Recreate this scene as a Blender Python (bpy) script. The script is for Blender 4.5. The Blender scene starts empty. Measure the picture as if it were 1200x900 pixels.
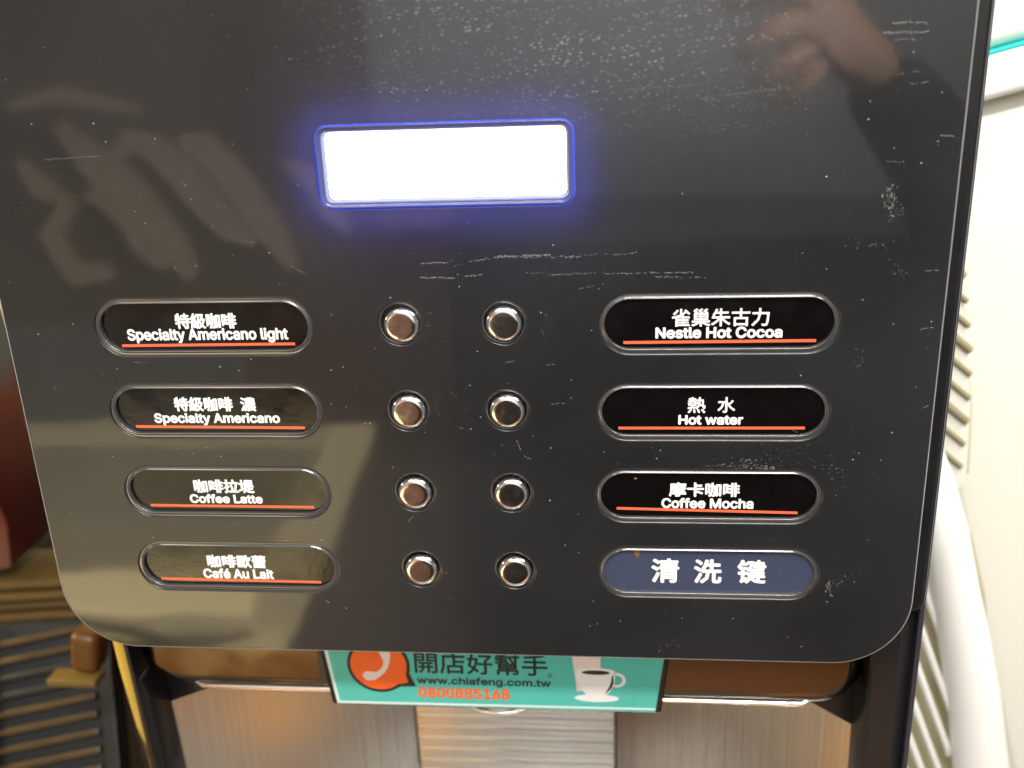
import bpy, bmesh, math, random
from mathutils import Vector, Matrix
random.seed(7)
S = 0.001                      # all layout numbers below are millimetres
scene = bpy.context.scene
col = scene.collection

# ------------------------------------------------------------------ camera
cam_data = bpy.data.cameras.new("camera")
cam_data.sensor_width = 36.0
cam_data.lens = 35.96
cam_data.clip_start = 0.005
cam_data.clip_end = 50
cam = bpy.data.objects.new("camera", cam_data)
col.objects.link(cam)
R = [[0.99465460, 0.03838599, 0.09585798], [-0.00309909, 0.93901312, -0.34386735], [-0.10321159, 0.34173217, 0.93411268]]
rt = Vector((R[0][0], R[0][2], -R[0][1]))
up = -Vector((R[1][0], R[1][2], -R[1][1]))
bk = -Vector((R[2][0], R[2][2], -R[2][1]))
M = Matrix((rt, up, bk)).transposed().to_4x4()
M.translation = Vector((0.04766, -0.28053, 0.12479))
cam.matrix_world = M
cam_data.dof.use_dof = True
cam_data.dof.focus_distance = 0.308
cam_data.dof.aperture_fstop = 9.5
scene.camera = cam

# ------------------------------------------------------------------ world, lamps, exposure
world = bpy.data.worlds.new("World")
scene.world = world
world.use_nodes = True
wb = world.node_tree.nodes["Background"]
wb.inputs[0].default_value = (0.95, 0.97, 1.0, 1)
wb.inputs[1].default_value = 0.22

def area(name, loc, target, sx, sy, watt, color):
    d = bpy.data.lights.new(name, 'AREA')
    d.shape = 'RECTANGLE'; d.size = sx; d.size_y = sy; d.energy = watt; d.color = color
    o = bpy.data.objects.new(name, d); col.objects.link(o)
    o.location = loc
    o.rotation_euler = (Vector(target) - Vector(loc)).to_track_quat('-Z', 'Y').to_euler()
    return o
area("ceiling_lamp", (0.26, -0.42, 0.80), (0, 0, 0), 0.50, 0.22, 5.0, (1.0, 0.97, 0.92))
area("ceiling_lamp", (-0.55, -0.50, 0.95), (0, 0, 0), 0.14, 0.5, 1.6, (1.0, 0.90, 0.74))
area("right_fill_lamp", (0.42, -0.02, 0.42), (0.27, 0.20, -0.08), 0.24, 0.16, 3.2, (1.0, 0.96, 0.86))  # fill lamp added to brighten the things at right
area("shop_fill_lamp", (0.1, -1.0, 1.25), (0.1, -1.6, 0.2), 0.9, 0.3, 60.0, (1.0, 0.97, 0.93))  # lamp added to brighten the unseen wall that the panel mirrors
area("warm_fill_lamp", (-0.42, -0.05, 0.10), (-0.26, 0.15, -0.18), 0.12, 0.08, 0.15, (1.0, 0.80, 0.45))  # warm fill aimed at the grille and basket left of the machine

hl = area("right_fill_lamp", (0.52, -0.06, 0.38), (0.125, -0.31, 0.10), 0.12, 0.08, 1.6, (1.0, 0.95, 0.88))  # narrow lamp added to brighten the mirrored hand
hl.data.spread = math.radians(50)

area("warm_fill_lamp", (-0.80, 0.16, 0.10), (-0.63, 0.28, -0.42), 0.2, 0.1, 7.0, (1.0, 0.78, 0.36))  # warm lamp added to light the yellow sheet mirrored in the pillar
scene.view_settings.view_transform = 'Standard'
scene.view_settings.look = 'None'
scene.view_settings.exposure = 0
scene.view_settings.gamma = 1
scene.cycles.use_denoising = True
scene.cycles.max_bounces = 8

# ------------------------------------------------------------------ material helpers
def new_mat(name):
    m = bpy.data.materials.new(name); m.use_nodes = True
    nt = m.node_tree
    return m, nt, nt.nodes["Principled BSDF"]

def nd(nt, t, **kw):
    n = nt.nodes.new(t)
    for k, v in kw.items():
        setattr(n, k, v)
    return n

def mat(name, color, rough=0.4, metal=0.0, noise=0.0, nscale=40, bump=0.0, bscale=200, rvar=0.0,
        emit=None, estr=0.0, coat=0.0, spec=0.5, stretch=(1, 1, 1)):
    m, nt, b = new_mat(name)
    c4 = (*color, 1)
    b.inputs["Base Color"].default_value = c4
    b.inputs["Roughness"].default_value = rough
    b.inputs["Metallic"].default_value = metal
    b.inputs["Coat Weight"].default_value = coat
    b.inputs["Specular IOR Level"].default_value = spec
    tc = nd(nt, 'ShaderNodeTexCoord'); mp = nd(nt, 'ShaderNodeMapping')
    mp.inputs["Scale"].default_value = stretch
    nt.links.new(tc.outputs["Object"], mp.inputs[0])
    if noise or rvar:
        n = nd(nt, 'ShaderNodeTexNoise'); n.inputs["Scale"].default_value = nscale; n.inputs["Detail"].default_value = 5
        nt.links.new(mp.outputs[0], n.inputs["Vector"])
        if noise:
            mx = nd(nt, 'ShaderNodeMix', data_type='RGBA')
            mx.inputs[6].default_value = (*[max(0, c * (1 - noise)) for c in color], 1)
            mx.inputs[7].default_value = (*[min(1, c * (1 + noise)) for c in color], 1)
            nt.links.new(n.outputs[0], mx.inputs[0]); nt.links.new(mx.outputs[2], b.inputs["Base Color"])
        if rvar:
            mr = nd(nt, 'ShaderNodeMapRange'); mr.inputs[1].default_value = 0.3; mr.inputs[2].default_value = 0.7
            mr.inputs[3].default_value = max(0, rough - rvar); mr.inputs[4].default_value = rough + rvar
            nt.links.new(n.outputs[0], mr.inputs[0]); nt.links.new(mr.outputs[0], b.inputs["Roughness"])
    if bump:
        n2 = nd(nt, 'ShaderNodeTexNoise'); n2.inputs["Scale"].default_value = bscale; n2.inputs["Detail"].default_value = 3
        nt.links.new(mp.outputs[0], n2.inputs["Vector"])
        bp = nd(nt, 'ShaderNodeBump'); bp.inputs["Strength"].default_value = bump; bp.inputs["Distance"].default_value = 0.0004
        nt.links.new(n2.outputs[0], bp.inputs["Height"]); nt.links.new(bp.outputs[0], b.inputs["Normal"])
    if emit:
        b.inputs["Emission Color"].default_value = (*emit, 1); b.inputs["Emission Strength"].default_value = estr
    return m

def panel_material():
    """dusty, wiped, high gloss black acrylic"""
    m, nt, b = new_mat("glossy_black_acrylic")
    L = nt.links.new
    tc = nd(nt, 'ShaderNodeTexCoord')
    # cloudy dust film
    cl = nd(nt, 'ShaderNodeTexNoise'); cl.inputs["Scale"].default_value = 11; cl.inputs["Detail"].default_value = 4
    L(tc.outputs["Object"], cl.inputs["Vector"])
    fine = nd(nt, 'ShaderNodeTexNoise'); fine.inputs["Scale"].default_value = 900; fine.inputs["Detail"].default_value = 2
    L(tc.outputs["Object"], fine.inputs["Vector"])
    # dried water dashes left by a cloth: rows that climb to the right
    mp = nd(nt, 'ShaderNodeMapping')
    mp.inputs["Rotation"].default_value = (0, math.radians(7), 0)
    warp = nd(nt, 'ShaderNodeTexNoise'); warp.inputs["Scale"].default_value = 9; warp.inputs["Detail"].default_value = 2
    L(tc.outputs["Object"], warp.inputs["Vector"])
    va = nd(nt, 'ShaderNodeVectorMath', operation='SCALE'); va.inputs[3].default_value = 0.02
    L(warp.outputs["Color"], va.inputs[0])
    vb = nd(nt, 'ShaderNodeVectorMath', operation='ADD'); L(tc.outputs["Object"], vb.inputs[0]); L(va.outputs[0], vb.inputs[1])
    L(vb.outputs[0], mp.inputs[0])
    mp2 = nd(nt, 'ShaderNodeMapping'); mp2.inputs["Scale"].default_value = (640, 1, 1150)
    L(mp.outputs[0], mp2.inputs[0])
    vo = nd(nt, 'ShaderNodeTexVoronoi'); vo.inputs["Scale"].default_value = 1.0; vo.inputs["Randomness"].default_value = 0.75
    L(mp2.outputs[0], vo.inputs["Vector"])
    dash = nd(nt, 'ShaderNodeMapRange'); dash.inputs[1].default_value = 0.42; dash.inputs[2].default_value = 0.12
    L(vo.outputs["Distance"], dash.inputs[0])
    rw = nd(nt, 'ShaderNodeTexNoise'); rw.inputs["Scale"].default_value = 1.0; rw.inputs["Detail"].default_value = 2
    mp3 = nd(nt, 'ShaderNodeMapping'); mp3.inputs["Scale"].default_value = (22, 1, 520); L(mp.outputs[0], mp3.inputs[0]); L(mp3.outputs[0], rw.inputs["Vector"])
    rows = nd(nt, 'ShaderNodeMapRange'); rows.inputs[1].default_value = 0.40; rows.inputs[2].default_value = 0.68; L(rw.outputs[0], rows.inputs[0])
    # where the wiping was: soft patch round the upper middle
    sep = nd(nt, 'ShaderNodeSeparateXYZ'); L(tc.outputs["Object"], sep.inputs[0])
    def lin(sock, a, c, e, f):
        r = nd(nt, 'ShaderNodeMapRange'); r.interpolation_type = 'SMOOTHSTEP'
        r.inputs[1].default_value = a; r.inputs[2].default_value = c; r.inputs[3].default_value = e; r.inputs[4].default_value = f
        L(sock, r.inputs[0]); return r.outputs[0]
    def mul(*s):
        o = s[0]
        for q in s[1:]:
            n = nd(nt, 'ShaderNodeMath', operation='MULTIPLY'); L(o, n.inputs[0])
            if isinstance(q, (int, float)): n.inputs[1].default_value = q
            else: L(q, n.inputs[1])
            o = n.outputs[0]
        return o
    def add(a, c):
        n = nd(nt, 'ShaderNodeMath', operation='ADD'); L(a, n.inputs[0])
        if isinstance(c, (int, float)): n.inputs[1].default_value = c
        else: L(c, n.inputs[1])
        return n.outputs[0]
    patch = mul(lin(sep.outputs[2], 0.080, 0.120, 0, 1), lin(sep.outputs[0], -0.055, 0.01, 0, 1), lin(sep.outputs[0], 0.115, 0.07, 0, 1))
    dd = mul(dash.outputs[0], rows.outputs[0], patch)
    dirty = lin(cl.outputs[0], 0.35, 0.7, 0.0, 1.0)
    fin = lin(fine.outputs[0], 0.55, 0.75, 0.0, 1.0)
    # smear right of the display
    dust = add(add(mul(dd, 0.24), mul(dirty, 0.012)), add(mul(fin, 0.012), 0.0))
    dust = add(dust, mul(patch, 0.036))
    mx = nd(nt, 'ShaderNodeMix', data_type='RGBA')
    mx.inputs[6].default_value = (0.010, 0.0108, 0.0125, 1)
    mx.inputs[7].default_value = (0.80, 0.84, 0.86, 1)
    L(dust, mx.inputs[0]); L(mx.outputs[2], b.inputs["Base Color"])
    rg = add(add(mul(dirty, 0.03), mul(fin, 0.03)), 0.036)
    L(rg, b.inputs["Coat Roughness"]); b.inputs["Coat Weight"].default_value = 1.0
    b.inputs["Roughness"].default_value = 0.38; b.inputs["Specular IOR Level"].default_value = 0.27
    # long orange-peel waviness of the sheet
    wv = nd(nt, 'ShaderNodeTexNoise'); wv.inputs["Scale"].default_value = 26; wv.inputs["Detail"].default_value = 1
    L(tc.outputs["Object"], wv.inputs["Vector"])
    bp = nd(nt, 'ShaderNodeBump'); bp.inputs["Strength"].default_value = 0.25; bp.inputs["Distance"].default_value = 0.0006
    L(wv.outputs[0], bp.inputs["Height"]); L(bp.outputs[0], b.inputs["Coat Normal"])
    # translucency added so the hidden blue ring shows as a halo
    tr = nd(nt, 'ShaderNodeBsdfTranslucent'); tr.inputs[0].default_value = (.8, .8, .9, 1)
    ms = nd(nt, 'ShaderNodeMixShader'); ms.inputs[0].default_value = 0.12
    L(b.outputs[0], ms.inputs[1]); L(tr.outputs[0], ms.inputs[2]); L(ms.outputs[0], nt.nodes["Material Output"].inputs[0])
    return m

def steel_material(name, sx, sz, base=(0.62, 0.60, 0.57)):
    m, nt, b = new_mat(name); L = nt.links.new
    b.inputs["Metallic"].default_value = 1.0
    tc = nd(nt, 'ShaderNodeTexCoord'); mp = nd(nt, 'ShaderNodeMapping'); mp.inputs["Scale"].default_value = (sx, sx, sz)
    L(tc.outputs["Object"], mp.inputs[0])
    n = nd(nt, 'ShaderNodeTexNoise'); n.inputs["Scale"].default_value = 1; n.inputs["Detail"].default_value = 4; L(mp.outputs[0], n.inputs["Vector"])
    r = nd(nt, 'ShaderNodeMapRange'); r.inputs[3].default_value = 0.15; r.inputs[4].default_value = 0.27; L(n.outputs[0], r.inputs[0]); L(r.outputs[0], b.inputs["Roughness"])
    mx = nd(nt, 'ShaderNodeMix', data_type='RGBA'); mx.inputs[6].default_value = (*[c * .8 for c in base], 1); mx.inputs[7].default_value = (*[min(1, c * 1.15) for c in base], 1)
    L(n.outputs[0], mx.inputs[0]); L(mx.outputs[2], b.inputs["Base Color"])
    bp = nd(nt, 'ShaderNodeBump'); bp.inputs["Strength"].default_value = 0.12; bp.inputs["Distance"].default_value = 0.0003
    L(n.outputs[0], bp.inputs["Height"]); L(bp.outputs[0], b.inputs["Normal"])
    return m

m_panel = panel_material()
m_black = mat("black_plastic", (0.012, 0.012, 0.013), 0.22, noise=0.3, nscale=60, rvar=0.06, bump=0.05)
m_blackgloss = mat("black_gloss_plastic", (0.010, 0.010, 0.011), 0.10, rvar=0.04, nscale=30, noise=0.2)
m_rim = mat("smoked_rim_plastic", (0.05, 0.05, 0.052), 0.10, rvar=0.04, nscale=90, spec=1.0, coat=1.0)
m_insert = mat("black_label_film", (0.0035, 0.003, 0.003), 0.13, rvar=0.07, nscale=120, noise=0.5, bump=0.08, bscale=260)
m_insert_blue = mat("dark_blue_label_film", (0.044, 0.055, 0.100), 0.35, noise=0.22, nscale=900, rvar=0.05)
m_print = mat("white_print", (0.92, 0.93, 0.92), 0.5, noise=0.04, nscale=500)
m_red = mat("red_orange_print", (0.80, 0.135, 0.055), 0.45, noise=0.08, nscale=300)
m_chrome = mat("chrome", (0.88, 0.86, 0.84), 0.045, metal=1, rvar=0.03, nscale=160)
m_chromeface = mat("chrome_scuffed", (0.50, 0.47, 0.47), 0.10, metal=1, rvar=0.07, nscale=420, noise=0.25, bump=0.06, bscale=500)
m_screen = mat("backlit_screen", (0.8, 0.85, 1.0), 0.3, emit=(0.86, 0.91, 1.0), estr=4.5)
m_clear = mat("blue_lit_acrylic", (0.07, 0.08, 0.22), 0.12, rvar=0.04, nscale=200)
m_glow = mat("rim_glow", (0.1, 0.1, 0.5), 0.3, emit=(0.01, 0.08, 1.0), estr=3.5)
m_speck = mat("dust_fleck", (0.50, 0.50, 0.48), 0.8, noise=0.3, nscale=900)
m_scratch = mat("scratch_mark", (0.20, 0.20, 0.20), 0.7, noise=0.5, nscale=1500)
m_rust = mat("dried_coffee", (0.20, 0.09, 0.03), 0.7, noise=0.4, nscale=900)
m_steel = steel_material("brushed_steel", 900, 12, (.60, .575, .54))
m_steel_h = steel_material("ribbed_steel", 12, 700, (0.66, 0.65, 0.64))
m_darkseam = mat("dark_seam", (0.02, 0.02, 0.02), 0.6)
m_teal = mat("teal_sign_print", (0.085, 0.50, 0.44), 0.30, noise=0.06, nscale=50, rvar=0.04)
m_signwhite = mat("sign_pale_edge", (0.70, 0.85, 0.82), 0.3)
m_ink = mat("black_ink", (0.012, 0.014, 0.014), 0.4)
m_orange = mat("orange_ink", (0.90, 0.13, 0.015), 0.38, noise=0.05, nscale=100)
m_pinkwhite = mat("pale_ink", (0.80, 0.68, 0.66), 0.4)
m_cup = mat("cup_ink_white", (0.82, 0.82, 0.82), 0.4)
m_coffee = mat("coffee_ink", (0.03, 0.015, 0.01), 0.4)

# ------------------------------------------------------------------ object helpers
def finish(o, parent=None, m=None, smooth=35):
    if m is not None:
        o.data.materials.clear(); o.data.materials.append(m)
    if smooth:
        for p in o.data.polygons: p.use_smooth = True
        o.data.set_sharp_from_angle(angle=math.radians(smooth))
        for p in o.data.polygons:
            if abs(p.normal.y) > .9995 and smooth != 50: p.use_smooth = False
    if parent is not None:
        o.parent = parent
    return o

def from_bm(name, bm, m, parent=None, smooth=35):
    me = bpy.data.meshes.new(name); bm.normal_update(); bm.to_mesh(me); bm.free()
    o = bpy.data.objects.new(name, me); col.objects.link(o)
    return finish(o, parent, m, smooth)

def from_data(name, vs, fs, m, parent=None, smooth=35):
    me = bpy.data.meshes.new(name); me.from_pydata([tuple(c * S for c in v) for v in vs], [], fs); me.update()
    o = bpy.data.objects.new(name, me); col.objects.link(o)
    return finish(o, parent, m, smooth)

def thing(name, label, cat, loc=(0, 0, 0), group=None, rot=(0, 0, 0)):
    o = bpy.data.objects.new(name, None); col.objects.link(o); o.empty_display_size = 0.02
    o.location = [c * S for c in loc]; o.rotation_euler = rot
    o["label"] = label; o["category"] = cat
    if group: o["group"] = group
    return o

def tag(o, label=None, cat=None, group=None, kind=None):
    if label: o["label"] = label
    if cat: o["category"] = cat
    if group: o["group"] = group
    if kind: o["kind"] = kind
    return o

def plate(name, outlines, y0, y1, m, parent=None, bevel=0.3, res=3, smooth=35):
    """extruded plate in the XZ plane, first outline outer, the rest holes; front at y0, back at y1 (mm)"""
    cu = bpy.data.curves.new(name, 'CURVE'); cu.dimensions = '2D'; cu.fill_mode = 'BOTH'
    for pts in outlines:
        sp = cu.splines.new('POLY'); sp.points.add(len(pts) - 1); sp.use_cyclic_u = True
        for p, (x, z) in zip(sp.points, pts): p.co = (x * S, z * S, 0, 1)
    cu.extrude = (y1 - y0) / 2 * S - bevel * S
    cu.bevel_depth = bevel * S; cu.bevel_resolution = res; cu.offset = -bevel * S
    t = bpy.data.objects.new(name, cu); col.objects.link(t)
    me = bpy.data.meshes.new_from_object(t.evaluated_get(bpy.context.evaluated_depsgraph_get()))
    bpy.data.objects.remove(t); bpy.data.curves.remove(cu)
    me.name = name
    me.transform(Matrix.Translation((0, (y0 + y1) / 2 * S, 0)) @ Matrix.Rotation(math.pi / 2, 4, 'X'))
    o = bpy.data.objects.new(name, me); col.objects.link(o)
    bm = bmesh.new(); bm.from_mesh(me); bmesh.ops.remove_doubles(bm, verts=bm.verts, dist=1e-7); bm.to_mesh(me); bm.free()
    return finish(o, parent, m, smooth)

def rrect(x0, x1, z0, z1, r, n=8, rs=None):
    """rounded rectangle; rs = radii for (tr, tl, bl, br)"""
    rs = rs or (r, r, r, r); pts = []
    for (cx, cz, a, q) in ((x1, z1, 0, rs[0]), (x0, z1, 90, rs[1]), (x0, z0, 180, rs[2]), (x1, z0, 270, rs[3])):
        sx = -1 if cx == x1 else 1; sz = -1 if cz == z1 else 1
        if q <= 0: pts.append((cx, cz)); continue
        for k in range(n + 1):
            t = math.radians(a + 90 * k / n)
            pts.append((cx + sx * q + q * math.cos(t), cz + sz * q + q * math.sin(t)))
    return pts

def stadium(cx, cz, hl, r, n=20):
    pts = []
    for k in range(n + 1):
        t = math.radians(-90 + 180 * k / n); pts.append((cx + hl + r * math.cos(t), cz + r * math.sin(t)))
    for k in range(n + 1):
        t = math.radians(90 + 180 * k / n); pts.append((cx - hl + r * math.cos(t), cz + r * math.sin(t)))
    return pts

def circle(cx, cz, r, n=48):
    return [(cx + r * math.cos(2 * math.pi * k / n), cz + r * math.sin(2 * math.pi * k / n)) for k in range(n)]

def loft(name, rings, m, parent=None, cap=False, smooth=50):
    """rings: list of (points, y); closed loops of equal length bridged one to the next"""
    vs = []; fs = []; n = len(rings[0][0])
    for pts, y in rings: vs += [(x, y, z) for x, z in pts]
    for i in range(len(rings) - 1):
        for k in range(n):
            a = i * n + k; b = i * n + (k + 1) % n
            fs.append((a, b, b + n, a + n))
    if cap: fs.append(tuple(range((len(rings) - 1) * n, len(rings) * n)))
    return from_data(name, vs, fs, m, parent, smooth)

def flat(name, pts, y, m, parent=None, thick=0.12):
    """thin printed or inked shape with a real thickness"""
    n = len(pts)
    vs = [(x, y - thick, z) for x, z in pts] + [(x, y, z) for x, z in pts]
    fs = [tuple(range(n))] + [(k, (k + 1) % n, n + (k + 1) % n, n + k) for k in range(n)]
    return from_data(name, vs, fs, m, parent, 0)

def box(name, x0, x1, y0, y1, z0, z1, m, parent=None, bevel=1.0, seg=3, rot=None, pivot=None):
    bm = bmesh.new()
    vs = [bm.verts.new((x * S, y * S, z * S)) for x in (x0, x1) for y in (y0, y1) for z in (z0, z1)]
    for f in ((0, 1, 3, 2), (4, 6, 7, 5), (0, 4, 5, 1), (2, 3, 7, 6), (0, 2, 6, 4), (1, 5, 7, 3)):
        bm.faces.new([vs[i] for i in f])
    bmesh.ops.recalc_face_normals(bm, faces=bm.faces)
    if bevel: bmesh.ops.bevel(bm, geom=list(bm.edges), offset=bevel * S, segments=seg, affect='EDGES', profile=0.5)
    if rot is not None:
        bmesh.ops.transform(bm, matrix=rot, verts=bm.verts)
    return from_bm(name, bm, m, parent)

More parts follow.
